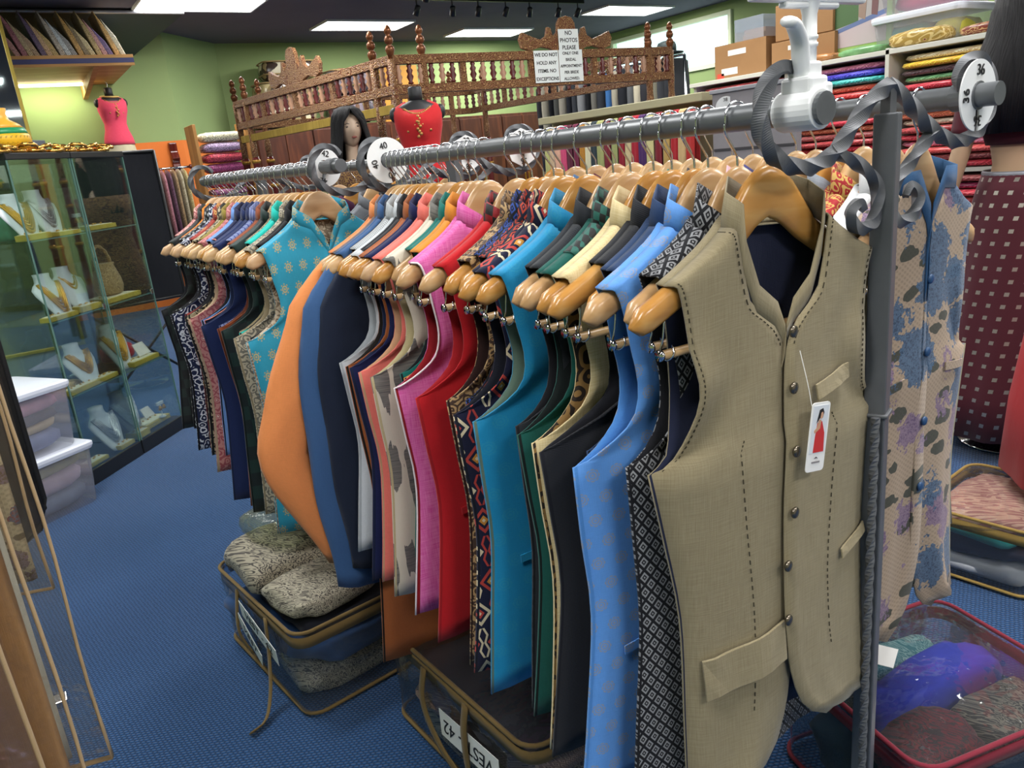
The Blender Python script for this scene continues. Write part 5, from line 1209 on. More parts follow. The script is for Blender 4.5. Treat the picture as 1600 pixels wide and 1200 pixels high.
# ------------------------------------------------------------------ track lighting
tr = thing('track_light', 'black ceiling track with a row of small spotlights', 'light', (4.3, 8.4, CEIL))
obj('rail', MB().box((1.25, 0, -0.02), (2.7, 0.035, 0.04)), mblk, tr)
obj('rail', MB().box((-0.05, -0.6, -0.02), (0.035, 1.2, 0.04)), mblk, tr)
sp = MB().tube([(0, 0, -0.04), (0, 0, -0.10)], 0.008, 8).mesh('stem', mblk)
hd = MB().lathe([(0.02, 0.05), (0.032, 0.04), (0.035, -0.06), (0.03, -0.062), (0.001, -0.05)], 12).mesh('spot_head', mblk, True)
for i, (x, y) in enumerate([(-0.05, -1.0), (-0.05, -0.7), (0.2, 0), (0.66, 0), (1.01, 0), (1.40, 0), (1.75, 0), (2.19, 0), (2.5, 0)]):
    link('stem', sp, tr, (x, y, 0)); o = link('spot_head', hd, tr, (x, y, -0.14)); o.rotation_euler = (0.5, 0.2 * (i % 3 - 1), 0)
for x, y, lb in ((3.1, 8.4, 'left of the track lights'), (2.6, 7.6, 'above the left canopy corner')):
    s_ = thing('sprinkler', 'small white ceiling sprinkler ' + lb, 'sprinkler', (x, y, CEIL), 0, 'ceiling sprinklers')
    obj('sprinkler_body', MB().lathe([(0.03, 0), (0.03, -0.01), (0.01, -0.012), (0.01, -0.04), (0.02, -0.042), (0.02, -0.05), (0.001, -0.05)], 12), mwhite, s_, smooth=True)

# ------------------------------------------------------------------ mannequin with long black wig, red dress form
mskin = plain('B9A28C', 0.45, 0, 0.4); mhair = NT('black_hair'); mhair.set(0.6, 0, 0.3); _o = mhair.coord('UV'); _f = mhair.noise(mhair.mapv(_o, (160, 6, 1)), 1, 3)
mhair.base(mhair.mix(_f, hexc('050506'), hexc('17161B'))); mhair.bump(_f, 0.8, 0.01); mhair = mhair.m
def head_mb(s=1.0, n=28, k=22):
    rings = []
    for i in range(k + 1):
        th = PI * (i + 0.05) / (k + 0.1); z = -cos(th); ring = []
        for j in range(n):
            a = 2 * PI * j / n; x = 0.078 * sin(th) * cos(a); y = 0.098 * sin(th) * sin(a); zz = 0.118 * z
            f = max(0, -sin(a))                        # the face looks towards -y
            if z < -0.1: x *= 1 + 0.28 * (z + 0.1); y *= 1 + 0.12 * (z + 0.1)
            if f > 0.2:
                w_ = f ** 6
                y -= 0.020 * math.exp(-((zz + 0.012) / 0.022) ** 2) * math.exp(-(x / 0.011) ** 2)          # nose
                y += 0.008 * math.exp(-((zz - 0.015) / 0.012) ** 2) * (math.exp(-((x - 0.03) / 0.014) ** 2) + math.exp(-((x + 0.03) / 0.014) ** 2))
                y -= 0.006 * math.exp(-((zz + 0.052) / 0.008) ** 2) * math.exp(-(x / 0.02) ** 2)           # lips
                y -= 0.007 * math.exp(-((zz + 0.092) / 0.016) ** 2) * math.exp(-(x / 0.02) ** 2)           # chin
            ring.append((s * x, s * y, s * zz))
        rings.append(ring)
    return MB().loft(rings)
wm = thing('mannequin', 'pale mannequin with long black wig behind the size discs', 'mannequin', (2.10, 5.06, 0), -0.15)
HZ = 1.665
bmb = head_mb(); bmb.v = [(x, y, z + HZ) for x, y, z in bmb.v]
bmb.loft([[(a * cos(2 * PI * k / 20), b * sin(2 * PI * k / 20) + 0.015, z) for k in range(20)] for z, a, b in ((0.95, 0.14, 0.10), (1.05, 0.115, 0.09), (1.15, 0.12, 0.095), (1.28, 0.15, 0.115), (1.38, 0.175, 0.09), (1.43, 0.15, 0.07), (1.455, 0.075, 0.055), (1.48, 0.05, 0.05), (1.57, 0.046, 0.05), (1.63, 0.05, 0.055))])
obj('body', bmb, mskin, wm, smooth=True)
for sx in (-1, 1):
    obj('eye', MB().sphere((sx * 0.030, -0.079, HZ + 0.014), 0.011, 10, 8, (1.2, 0.5, 0.55)), plain('3A2A22', 0.3), wm, smooth=True)
    obj('eyebrow', MB().tube([(sx * 0.016, -0.088, HZ + 0.030), (sx * 0.032, -0.084, HZ + 0.036), (sx * 0.046, -0.072, HZ + 0.030)], 0.0028, 6), plain('2A211C', 0.6), wm)
obj('lips', MB().sphere((0, -0.094, HZ - 0.052), 0.016, 10, 8, (1.2, 0.5, 0.42)), plain('8E4A44', 0.4), wm, smooth=True)
def wig(hz, zlow, face=True, s=1.0):
    rings, uv = [], []
    n = 40
    for z, rx, ry, op in ((hz + 0.150, 0.01, 0.01, 0), (hz + 0.145, 0.05, 0.06, 0), (hz + 0.125, 0.085, 0.10, 0), (hz + 0.09, 0.105, 0.12, 0.15 if face else 0), (hz + 0.045, 0.115, 0.13, 0.5 if face else 0), (hz, 0.12, 0.135, 0.62 if face else 0), (hz - 0.06, 0.13, 0.14, 0.68 if face else 0), (hz - 0.14, 0.15, 0.145, 0.72 if face else 0.3), (hz - 0.24, 0.17, 0.14, 0.75 if face else 0.3), (zlow, 0.175, 0.12, 0.8 if face else 0.3)):
        ring = []
        for j in range(n + 1):
            u = j / n; a = -PI / 2 + op + (2 * PI - 2 * op) * u
            w_ = 1 + 0.04 * sin(j * 2.3 + z * 25) * (1 if z < hz + 0.1 else 0.2)
            ring.append(Vector((s * rx * w_ * cos(a), s * ry * w_ * sin(a) + 0.012, z))); uv.append((u, z))
        rings.append(ring)
    return MB().loft(rings, caps=False, ring_closed=False, uvs=uv)
obj('wig', wig(HZ, 1.28), mhair, wm, smooth=True, solid=0.012)
obj('dress', MB().lathe([(0.185, 1.40), (0.17, 1.28), (0.14, 1.12), (0.16, 0.98), (0.3, 0.1)], 30, wob=lambda u, z: 1 + 0.04 * sin(u * 2 * PI * 9) * max(0, 1.1 - z), caps=False), scroll('4A2A24', '8A6A3C', None, 40), wm, smooth=True, solid=0.004)
obj('stand', MB().lathe([(0.16, 0), (0.16, 0.012), (0.02, 0.02), (0.015, 1.0)], 20), mchrome, wm, smooth=True)
rd = dress_form('black dress form in a red top with gold embroidery beside the wig mannequin', (2.30, 4.45, 1.30), -0.48, cloth('C0262A'), cloth('20266E'), 0.80, plain('B98A50', 0.4, 0.5), skirt_len=0.75)
obj('stand', MB().lathe([(0.16, -1.30), (0.16, -1.288), (0.02, -1.28), (0.015, 0.0)], 20), mchrome, rd, smooth=True)

# ------------------------------------------------------------------ trousers on a far rail
tr_ = thing('far_rail', 'long rail of trousers seen under the carved rail', 'clothes rail', (6.3, 6.2, 0))
obj('rail_bar', MB().tube([(0, -0.1, 2.22), (0, 2.5, 2.22)], 0.014, 8), mchrome, tr_, smooth=True)
for y in (-0.1, 2.5): obj('rail_post', MB().tube([(0, y, 0), (0, y, 2.22)], 0.016, 8), mchrome, tr_, smooth=True)
TC = [('26282C', 'black'), ('3A3C40', 'charcoal'), ('8E8A78', 'stone'), ('2B2B30', 'ink'), ('B8B09A', 'cream'), ('5C5E60', 'grey'), ('22242A', 'jet black'), ('A8A290', 'putty'), ('3F6FA8', 'bright blue'), ('33363C', 'slate'), ('7A7870', 'warm grey'), ('1E2024', 'deep black'), ('9A9C9E', 'light grey'), ('45484E', 'steel'), ('2A2C34', 'navy black'), ('B4AE9E', 'oat'), ('60625E', 'moss grey'), ('24262A', 'soft black'), ('C2BCA8', 'ecru'), ('393B42', 'graphite')]
trm = MB()
rings = []
for z, w_, d in ((0, 0.012, 0.10), (-0.03, 0.032, 0.16), (-0.3, 0.05, 0.17), (-0.9, 0.055, 0.15), (-1.05, 0.05, 0.14)):
    rings.append([(d * cos(2 * PI * k / 14), w_ * sin(2 * PI * k / 14) * (1 + 0.3 * sin(3 * k)), z) for k in range(14)])
trm.loft(rings)
for i, (c, nm) in enumerate(TC):
    y = 6.22 + i * 0.122
    tag(obj('trousers', trm, cloth(c), None, (6.3, y, 2.20), 0.1 * (i % 3 - 1), smooth=True), '%s trousers hanging on the far rail under the carved canopy' % nm, 'trousers', 'trousers on the far rail')
hat = thing('round_hat', 'dark round brimmed hat above the trousers beside the window', 'hat', (6.2, 6.25, 2.245))
obj('brim', MB().lathe([(0.001, 0), (0.17, 0.0), (0.175, 0.008), (0.16, 0.012), (0.10, 0.015)], 24), plain('1E2A2A', 0.7), hat, smooth=True)
obj('crown', MB().lathe([(0.10, 0.012), (0.098, 0.08), (0.085, 0.11), (0.04, 0.125), (0.001, 0.127)], 24), plain('1E2A2A', 0.7), hat, smooth=True)

# ------------------------------------------------------------------ scarves on a low gondola
gd = thing('scarf_stand', 'cream topped stand with a rail of folded scarves', 'stand', (3.30, 3.05, 0))
mcrm = plain('A9A484', 0.6, 0, 0.3)
obj('back_board', MB().box((0.10, 0.75, 0.81), (0.03, 1.5, 1.62)), mcrm, gd)
obj('top_ledge', MB().box((0.05, 0.75, 1.60), (0.16, 1.5, 0.045)), mcrm, gd, bev=0.004)
obj('scarf_rod', MB().tube([(-0.05, 0.0, 1.535), (-0.05, 1.5, 1.535)], 0.010, 8), mchrome, gd, smooth=True)
for y in (0.02, 0.75, 1.48): obj('rod_arm', MB().tube([(0.09, y, 1.55), (-0.05, y, 1.535)], 0.007, 8), mchrome, gd)
obj('base', MB().box((0.0, 0.75, 0.06), (0.42, 1.5, 0.12)), mcrm, gd)
SC = [('B0302E', 'red'), ('C8A878', 'beige'), ('A8242C', 'crimson'), ('B89858', 'gold'), ('7A1E2A', 'maroon'), ('C8C088', 'pale yellow'), ('4A2A5E', 'purple'), ('A02030', 'cherry'), ('C9B88C', 'sand'), ('8C1C2C', 'wine'), ('9AA068', 'light green'), ('7C2432', 'burgundy'), ('A2A66C', 'lime grey'), ('2E3A40', 'dark teal'), ('D8D2B0', 'ivory striped'), ('B07A2C', 'amber'), ('6E2440', 'magenta brown'), ('5A1E34', 'plum'), ('C84A72', 'hot pink'), ('D8A890', 'peach'), ('C8B090', 'tan'), ('B8B878', 'yellow green')]
for i, (c, nm) in enumerate(SC):
    y = 3.10 + i * 0.063; wob = random.Random(i)
    P = []
    for k, (x, z) in enumerate([(-0.075, 1.05 - 0.05 * (i % 3)), (-0.073, 1.3), (-0.068, 1.48), (-0.062, 1.540), (-0.05, 1.5515), (-0.038, 1.540), (-0.032, 1.48), (-0.027, 1.3), (-0.025, 1.12)]):
        P.append([Vector((x + 0.004 * sin(j * 1.9 + i) - 3.30 + 3.30, (j - 3) * 0.0095 + 0.003 * sin(k + i), z)) for j in range(7)])
    tag(obj('scarf', MB().grid(P), [cloth(c), cloth(c)], None, (3.30, y, 0), smooth=True, solid=0.004), '%s scarf folded over the rod of the cream stand' % nm, 'scarf', 'scarves on the cream stand')
gp = thing('grey_display_frame', 'grey slotted display frame with small size discs behind the bar', 'display frame', (3.28, 2.45, 0))
obj('frame_panel', MB().box((0, 0.26, 0.80), (0.04, 0.52, 1.60)), plain('8A868A', 0.5, 0, 0.4, 0.05), gp, bev=0.003)
for k in range(8): obj('slot_strip', MB().box((-0.022, 0.26, 0.3 + k * 0.17), (0.006, 0.5, 0.012)), plain('3E3C40', 0.5), gp)
obj('top_cap', MB().box((0, 0.26, 1.61), (0.06, 0.54, 0.02)), plain('9A9AA0', 0.4), gp, bev=0.003)
for y, lb in ((0.16, 'nearer'), (0.42, 'farther')):
    t = thing('size_divider', '%s small white disc hung on the grey display frame' % lb, 'size marker', (3.25, 2.45 + y, 1.53), 0, 'round size dividers')
    d_ = obj('disc', MB().lathe([(0.018, -0.001), (0.052, -0.001), (0.052, 0.001), (0.018, 0.001)], 28), mwhite, t); d_.rotation_euler = (0, PI / 2, 0.5)
    o = link('numeral', text_mesh('38', 0.024, mnum), t, (-0.003, 0.0, 0.035)); o.rotation_euler = (PI / 2, 0, -PI / 2 + 0.5)

# ------------------------------------------------------------------ right side: shelves of folded saris
SX, SZ = 3.95, 1.70
un = thing('sari_shelf', 'white shelf unit packed with folded saris along the right side', 'shelf', (SX, 1.15, 0))
mwsh = plain('D2D0C4', 0.5)
YD = [0.0, 0.62, 1.27, 1.90, 2.6]
for y in YD: obj('divider', MB().box((0.26, y, SZ / 2 + (0.02 if y != 1.27 else 0.03)), (0.56 if y == 1.27 else 0.5, 0.022, SZ)), mwsh, un, bev=0.002)
obj('back_panel', MB().box((0.53, 1.3, SZ / 2), (0.02, 2.62, SZ)), mwsh, un)
obj('top_board', MB().box((0.25, 1.3, SZ + 0.012), (0.54, 2.64, 0.024)), mwsh, un, bev=0.002)
for z in (0.08, 0.60, 1.12):
    for k in range(4): obj('shelf_board', MB().box((0.27, (YD[k] + YD[k + 1]) / 2, z), (0.5, YD[k + 1] - YD[k] - 0.026, 0.02)), mwsh, un)
SAR = [('B83440', 'red'), ('9C3A3C', 'brick red'), ('C84A48', 'scarlet'), ('A85A40', 'rust'), ('3A9A94', 'teal'), ('4640B4', 'royal blue'), ('7A2444', 'wine'), ('C06A40', 'burnt orange'), ('8A4646', 'maroon'), ('D05A48', 'coral red'), ('5A8C5C', 'green'), ('D8A230', 'golden yellow'), ('D4BC94', 'cream'), ('463438', 'black'), ('B86A80', 'rose'), ('DC7830', 'orange'), ('A89A88', 'taupe'), ('6A5A9C', 'violet')]
SM = {}
def packet_mesh(c, seed, w_):
    key = (c, seed % 3, w_)
    if key not in SM:
        b = tuple(int(c[k:k + 2], 16) for k in (0, 2, 4))
        lite = '%02X%02X%02X' % tuple(min(255, int(q * 1.35 + 25)) for q in b)
        SM[key] = pillow(0.40, w_, 0.036, seed % 3, 0.03, 16, 6, 0.35).mesh('folded_sari', scroll(c, lite, None, 70, 0.9, 0.18), True)
    return SM[key]
def stack(k, bay, z0, z1, first, cols, bname):
    y0, y1 = 1.15 + YD[bay] + 0.02, 1.15 + YD[bay + 1] - 0.02; w_ = y1 - y0 - 0.02; zz = z0; lst = []
    while zz < z1 - 0.036: lst.append(zz); zz += 0.0345
    for i, z in enumerate(lst):
        c, nm = SAR[cols[i % len(cols)]]; top = len(lst) - 1 - i
        o = link('folded_sari', packet_mesh(c, i, round(w_, 2)), None, (SX + 0.20 + 0.02 * sin(i * 2.1 + bay), (y0 + y1) / 2, z), 0.02 * sin(i * 1.7))
        tag(o, '%s folded sari, %s from top, %s of the %s bay' % (nm, 'first' if top == 0 else ORD[top], k, bname), 'sari', 'folded saris on the white shelves')
stack('upper shelf', 3, 1.131, 1.695, 0, [1, 3, 0, 8, 2, 7, 0, 3, 9, 0, 7, 1, 4, 5, 14], 'farthest')
stack('upper shelf', 2, 1.131, 1.695, 0, [0, 9, 2, 0, 1, 8, 3, 0, 16, 7, 0, 2, 9, 4, 5, 14], 'second farthest')
stack('middle shelf', 2, 0.611, 1.10, 0, [4, 0, 8, 0, 6, 15, 0, 3, 2, 8, 4, 0, 1, 0], 'second farthest')
stack('bottom shelf', 2, 0.091, 0.58, 0, [16, 10, 8, 4, 16, 0, 6, 2, 13, 0, 4, 8], 'second farthest')
stack('upper shelf', 1, 1.131, 1.695, 0, [0, 8, 2, 14, 0, 1, 16, 3, 0, 2, 1, 0, 10, 13, 11, 12], 'second nearest')
stack('middle shelf', 1, 0.611, 1.10, 0, [6, 8, 14, 0, 16, 8, 6, 0, 12, 8, 1, 0], 'second nearest')
stack('bottom shelf', 1, 0.091, 0.58, 0, [4, 16, 10, 12, 8, 4, 6, 0, 16, 8], 'second nearest')
# things on top of the shelf unit
mcart = plain('94704C', 0.8, 0, 0.2, 0.06, 6); mtape = plain('C2B090', 0.4); mtxt = plain('DDDAD2', 0.6)
def carton(lab, c, d, rz, marks=True):
    t = thing('cardboard_box', lab, 'box', c, rz, 'cardboard boxes on the shelf top')
    obj('box_body', MB().box((0, 0, d[2] / 2), d), mcart, t, bev=0.003)
    for sg in (-1, 1): obj('flap', MB().box((sg * d[0] / 4, 0, d[2] + 0.002), (d[0] / 2 - 0.003, d[1], 0.004)), mcart, t)
    obj('tape', MB().box((0, -d[1] / 2 - 0.0008, d[2] * 0.85), (0.05, 0.001, d[2] * 0.3)), mtape, t)
    if marks:
        obj('shipping_label', MB().box((-d[0] / 2 - 0.0008, 0.02, d[2] * 0.75), (0.001, d[1] * 0.35, d[2] * 0.16)), mtxt, t)
        obj('shipping_label', MB().box((-d[0] / 2 - 0.0008, d[1] * 0.2, d[2] * 0.22), (0.001, d[1] * 0.32, d[2] * 0.2)), mtxt, t)
        obj('warning_label', MB().box((-d[0] / 2 - 0.0008, d[1] * 0.38, d[2] * 0.1), (0.001, d[1] * 0.14, d[2] * 0.18)), plain('C8442E', 0.6), t)
carton('cardboard box with shipping labels nearest the window', (4.24, 3.47, SZ + 0.026), (0.36, 0.40, 0.20), 0)
carton('cardboard box under the plain carton beside the poster', (4.24, 3.02, SZ + 0.026), (0.36, 0.42, 0.15), 0)
carton('plain brown cardboard box, upper one of two beside the poster', (4.24, 3.02, SZ + 0.184), (0.34, 0.38, 0.19), 0, False)
cb = thing('clear_box', 'clear plastic box with blue print on the labelled carton', 'box', (4.24, 3.43, SZ + 0.232))
obj('box_wall', MB().box((0, 0, 0.065), (0.28, 0.22, 0.13)), clear('DCE4F0', 0.2, 0.1, 0.2, 12, 0.3, 'C8D0E0'), cb)
tag(obj('paper_stack', MB().box((0, 0, 0.02), (0.2, 0.16, 0.03)).box((0.01, 0.01, 0.05), (0.19, 0.15, 0.025), 0.1), plain('B08A60', 0.7), None, (4.24, 3.43, SZ + 0.236)), 'brown parcel lying inside the clear plastic box', 'parcel')
ps = thing('poster', 'framed street poster with green border behind the sari shelf', 'poster', (4.10, 2.71, SZ + 0.026), 0)
obj('poster_board', MB().box((0.0, 0, 0.21), (0.02, 0.42, 0.42)), plain('8CAE5C', 0.5), ps)
def pp(name, pts, h, k): obj(name, MB().prism(pts, 0.001, 'yz', (-0.0105 - 0.0004 * k, 0, 0)), plain(h, 0.6), ps)
pp('poster_picture', [(-0.18, 0.06), (0.18, 0.06), (0.18, 0.40), (-0.18, 0.40)], '9A9694', 0)
pp('poster_hedge', [(-0.02, 0.18), (0.18, 0.15), (0.18, 0.40), (-0.02, 0.40)], '44603A', 1)
pp('poster_path', [(-0.18, 0.06), (0.18, 0.06), (0.18, 0.12), (-0.18, 0.19)], 'B0A2A4', 1)
pp('poster_kerb', [(-0.18, 0.19), (0.18, 0.12), (0.18, 0.14), (-0.18, 0.215)], '5A6A92', 2)
pp('poster_legs', [(-0.06, 0.18), (-0.02, 0.20), (-0.03, 0.40), (-0.075, 0.40)], '8A7466', 3)
pp('poster_legs', [(-0.13, 0.19), (-0.095, 0.20), (-0.10, 0.40), (-0.14, 0.40)], '6A4A4A', 3)
bin_('storage_bin', (4.22, 2.36, SZ + 0.026), PI / 2, 0.46, 0.36, 0.17, 'translucent bin holding green cloth above the sari shelves', [('2F8F88', 0.08, 0, 0.26, 0.26, 0.01, 0.11), ('C9C24E', -0.14, 0.02, 0.16, 0.26, 0.01, 0.1)])
bin_('storage_bin', (4.24, 2.36, SZ + 0.20), PI / 2, 0.44, 0.34, 0.16, 'translucent bin with rose cloth, topmost above the sari shelves', [('D6607C', 0, 0, 0.34, 0.24, 0.01, 0.1)])
tag(obj('gold_package', pillow(0.16, 0.30, 0.075, 8, 0.05), scroll('A88A44', 'D8C080', '7A2A24', 30, 0.8, 0.2), None, (4.03, 2.30, SZ + 0.026), -0.1, smooth=True), 'crinkled gold foil package lying on the sari shelf top', 'package')
tag(obj('brocade_package', pillow(0.14, 0.34, 0.05, 9, 0.03), scroll('7A3A2E', 'C09A6A', None, 60, 0.8, 0.25), None, (4.03, 1.93, SZ + 0.026), 0, smooth=True), 'flat red brocade package on the sari shelf top', 'package')
for i, (c, nm) in enumerate([('5A5E60', 'grey'), ('1E8A84', 'teal'), ('7A7C80', 'silver grey'), ('C08A34', 'amber'), ('A0A4A8', 'pale grey'), ('8A4048', 'dusty red')]):
    V = [];
    for x in (-0.16, 0.16): V += [(x, 0.0, 0), (x, 0.06, 0), (x, 0.12, 0.13), (x, 0.15, 0.24), (x, 0.075, 0.17)]
    m = MB().add(V, [(0, 1, 2, 3, 4), (9, 8, 7, 6, 5)] + [(k, k + 5, (k + 1) % 5 + 5, (k + 1) % 5) for k in range(5)])
    tag(obj('packaged_garment', m, plain(c, 0.3, 0, 0.5, 0.3, 14), None, (4.25, 1.58 + i * 0.075 if i < 5 else 1.5, SZ + 0.026), bev=0.006), '%s packaged garment leaning on the sari shelf top' % nm, 'garment', 'packaged garments on the sari shelf top')
# lying packets between cartons and saris
for i, (c, nm, y, z) in enumerate([('B07A4A', 'orange brown', 2.88, 1.725), ('6FA06A', 'pale green', 2.60, 1.725)]):
    tag(obj('foil_packet', pillow(0.12, 0.26, 0.04, 50 + i, 0.05), plain(c, 0.25, 0, 0.5, 0.3, 20), None, (4.02, y, z), smooth=True), '%s shiny packet lying along the sari shelf top edge' % nm, 'packet', 'packets on the sari shelf top')

# ------------------------------------------------------------------ mannequin in the maroon skirt
mk = thing('mannequin', 'mannequin with long black hair in a maroon skirt with silver squares', 'mannequin', (3.43, 1.51, 0), 2.2)
mmar = cloth('4A1420', 0.7)
hb2 = head_mb(); hb2.v = [(x, y, z + 1.70) for x, y, z in hb2.v]
hb2.loft([[(a * cos(2 * PI * k / 24), b * sin(2 * PI * k / 24) + 0.01, z) for k in range(24)] for z, a, b in ((0.70, 0.15, 0.11), (0.95, 0.165, 0.12), (1.04, 0.155, 0.115), (1.12, 0.125, 0.095), (1.18, 0.12, 0.092), (1.26, 0.135, 0.10), (1.34, 0.155, 0.118), (1.40, 0.165, 0.105), (1.46, 0.18, 0.085), (1.50, 0.15, 0.07), (1.525, 0.07, 0.055), (1.55, 0.05, 0.05), (1.62, 0.047, 0.05), (1.67, 0.05, 0.055))])
for sd in (-1, 1):
    ap = catmull([(sd * 0.165, 0.01, 1.465), (sd * 0.20, 0.01, 1.42), (sd * 0.225, 0.015, 1.28), (sd * 0.25, 0.01, 1.16), (sd * 0.265, -0.015, 1.05), (sd * 0.275, -0.04, 0.95), (sd * 0.277, -0.05, 0.915)], 20)
    hb2.tube(ap, [0.045, 0.044, 0.042, 0.041, 0.039, 0.038, 0.036, 0.035, 0.035, 0.035, 0.034, 0.033, 0.031, 0.029, 0.027, 0.025, 0.023, 0.022, 0.022, 0.022], 12)
    hx, hy, hz = ap[-1]
    hb2.tube([(hx, hy, hz + 0.012), (hx + 0.002 * sd, hy - 0.006, hz - 0.03), (hx + 0.004 * sd, hy - 0.010, hz - 0.065), (hx + 0.004 * sd, hy - 0.013, hz - 0.082)], [0.020, 0.030, 0.033, 0.026], 10, squash=0.55)
    for q, (dy, ln, cu) in enumerate(((-0.030, 0.062, 0.4), (-0.011, 0.072, 0.45), (0.009, 0.067, 0.5), (0.027, 0.052, 0.55))):
        b0 = Vector((hx + 0.004 * sd, hy - 0.012 + dy, hz - 0.072))
        hb2.tube([b0, b0 + Vector((-0.004 * sd, 0, -ln * 0.45)), b0 + Vector((-0.012 * sd, 0, -ln * 0.78)), b0 + Vector((-0.022 * sd, 0, -ln))], [0.0088, 0.0082, 0.0075, 0.0058], 8)
    b0 = Vector((hx - 0.004 * sd, hy - 0.03, hz - 0.018))
    hb2.tube([b0, b0 + Vector((-0.008 * sd, -0.016, -0.022)), b0 + Vector((-0.014 * sd, -0.022, -0.045)), b0 + Vector((-0.018 * sd, -0.02, -0.06))], [0.011, 0.010, 0.0088, 0.0065], 8)
obj('body', hb2, plain('B4967A', 0.4, 0, 0.4), mk, smooth=True)
obj('blouse', MB().loft([[Vector((a * cos(2 * PI * k / 30), b * sin(2 * PI * k / 30) + 0.01, z)) for k in range(30)] for z, a, b in ((1.255, 0.145, 0.11), (1.30, 0.158, 0.122), (1.36, 0.172, 0.126), (1.42, 0.185, 0.108), (1.475, 0.19, 0.092), (1.505, 0.15, 0.078))], caps=False), mmar, mk, smooth=True, solid=-0.004)
for sd in (-1, 1): obj('blouse_sleeve', MB().tube(catmull([(sd * 0.15, 0.01, 1.475), (sd * 0.20, 0.01, 1.42), (sd * 0.222, 0.015, 1.30)], 10), [0.054, 0.056, 0.056, 0.055, 0.054, 0.053, 0.052, 0.052, 0.052, 0.052], 14, caps=False), mmar, mk, smooth=True, solid=-0.003)
skp = [(0.150, 1.145), (0.168, 1.08), (0.195, 0.95), (0.225, 0.75), (0.262, 0.5), (0.295, 0.28), (0.315, 0.10)]
obj('skirt', MB().lathe([(r, z) for r, z in reversed(skp)], 60, wob=lambda u, z: 1 + 0.035 * sin(u * 2 * PI * 12) * max(0, 1.1 - z), caps=False), squares('481420', 'B4AEA4', 19, 0.16), mk, smooth=True, solid=0.004)
obj('waistband', MB().lathe([(0.151, 1.12), (0.152, 1.15), (0.148, 1.155)], 40, caps=False), plain('8A8C94', 0.4, 0.4), mk, smooth=True, solid=0.003)
obj('hair', wig(1.70, 1.30, True, 1.35), mhair, mk, smooth=True, solid=0.015)
obj('stand', MB().lathe([(0.17, 0), (0.17, 0.012), (0.02, 0.02), (0.016, 0.8)], 20), mchrome, mk, smooth=True)

# ------------------------------------------------------------------ red gown at the right edge
rg = thing('red_gown', 'bright red gown on a stand at the right picture edge', 'gown', (2.72, 0.83, 0))
obj('gown_skirt', MB().lathe([(0.335, 0.27), (0.325, 0.5), (0.29, 0.8), (0.2, 1.05), (0.14, 1.15), (0.16, 1.3), (0.17, 1.4)], 48, wob=lambda u, z: 1 + 0.03 * sin(u * 2 * PI * 10) * max(0, 1.1 - z), caps=False), cloth('A81418'), rg, smooth=True, solid=0.004)
obj('gown_stand', MB().lathe([(0.15, 0), (0.15, 0.012), (0.02, 0.02), (0.016, 1.45), (0.04, 1.46), (0.001, 1.5)], 16), mchrome, rg, smooth=True)

# ------------------------------------------------------------------ clear zip bags on the floor
mfilm = clear('EEF0F0', 0.5, 0.06, 0.55, 8, 0.02, 'FFFFFF', 0.7)
def zip_bag(lab, loc, rz, d, trim, zips=True, straps=(), lid=True, rad=0.05, n=6):
    t = thing('clear_zip_bag', lab, 'bag', loc, rz, 'clear zip bags on the floor')
    def rr(k, z): return [(sx * (d[0] / 2 - rad) * k + rad * cos(a), sy * (d[1] / 2 - rad) * k + rad * sin(a), z) for sx, sy, a0 in ((1, 1, 0), (-1, 1, 90), (-1, -1, 180), (1, -1, 270)) for a in (math.radians(a0 + q * 18) for q in range(n))]
    rings = []
    for z in (0.006, 0.04, 0.10, 0.16, 0.22, d[2]):
        if z <= d[2]: rings.append([Vector((x * (1 + 0.02 * sin(z * 40 + y * 20)), y * (1 + 0.025 * sin(z * 33 + x * 18)), z)) for x, y, _ in rr(1, z)])
    obj('clear_wall', MB().loft(rings, caps=False), mfilm, t, smooth=True)
    if lid:
        g = [[Vector((-d[0] / 2 + d[0] * c / 12, -d[1] / 2 + d[1] * r / 12, d[2] + 0.012 * sin(c * 0.9) * sin(r * 1.1) * sin(PI * c / 12) * sin(PI * r / 12) + 0.02 * sin(PI * c / 12) * sin(PI * r / 12))) for c in range(13)] for r in range(13)]
        obj('clear_lid', MB().grid(g), mfilm, t, smooth=True)
    for z in ((d[2], 0.012) if zips else (d[2],)): obj('trim_tape', MB().tube(rr(1.0, z), 0.0055, 6, closed=True), trim, t, smooth=True)
    if zips: obj('zip_band', MB().loft([[(x * 1.004, y * 1.004, z) for x, y, _ in rr(1, 0)] for z in (d[2] - 0.045, d[2] - 0.014)], caps=False), trim, t, smooth=True, solid=0.002)
    for pts in straps: obj('strap', MB().tube(catmull(pts, 18), 0.013, 6, squash=0.22), trim, t, smooth=True)
    return t
def cloths(lst, base, rz, inside):
    for i, (x, y, z, w_, d_, h_, m, nm) in enumerate(lst):
        tag(obj('folded_garment', pillow(w_, d_, h_, 60 + i + int(base[0] * 10), 0.06, 28, 12, 0.42), m, None, (base[0] + x * cos(rz) - y * sin(rz), base[1] + x * sin(rz) + y * cos(rz), base[2] + z), rz + 0.15 * sin(i * 2.3), smooth=True), '%s folded garment %s' % (nm, inside), 'garment', 'folded garments in the floor bags')
mkb = cloth('75603A')
def vest_label(lab, c, rz, flip, tilt, body='VEST - 42', w_=0.22, h=0.062):
    t = thing('paper_label', lab, 'label', c, rz)
    o = obj('card', MB().box((0, 0, 0), (w_, 0.0012, h)), plain('E9EBEA', 0.6), t); o.rotation_euler = (tilt, flip, 0)
    q = link('handwriting', text_mesh(body, h * 0.72, mnum, 0.0003, shear=0.2), o, (0, -0.0015, 0)); q.rotation_euler = (PI / 2, 0, 0)
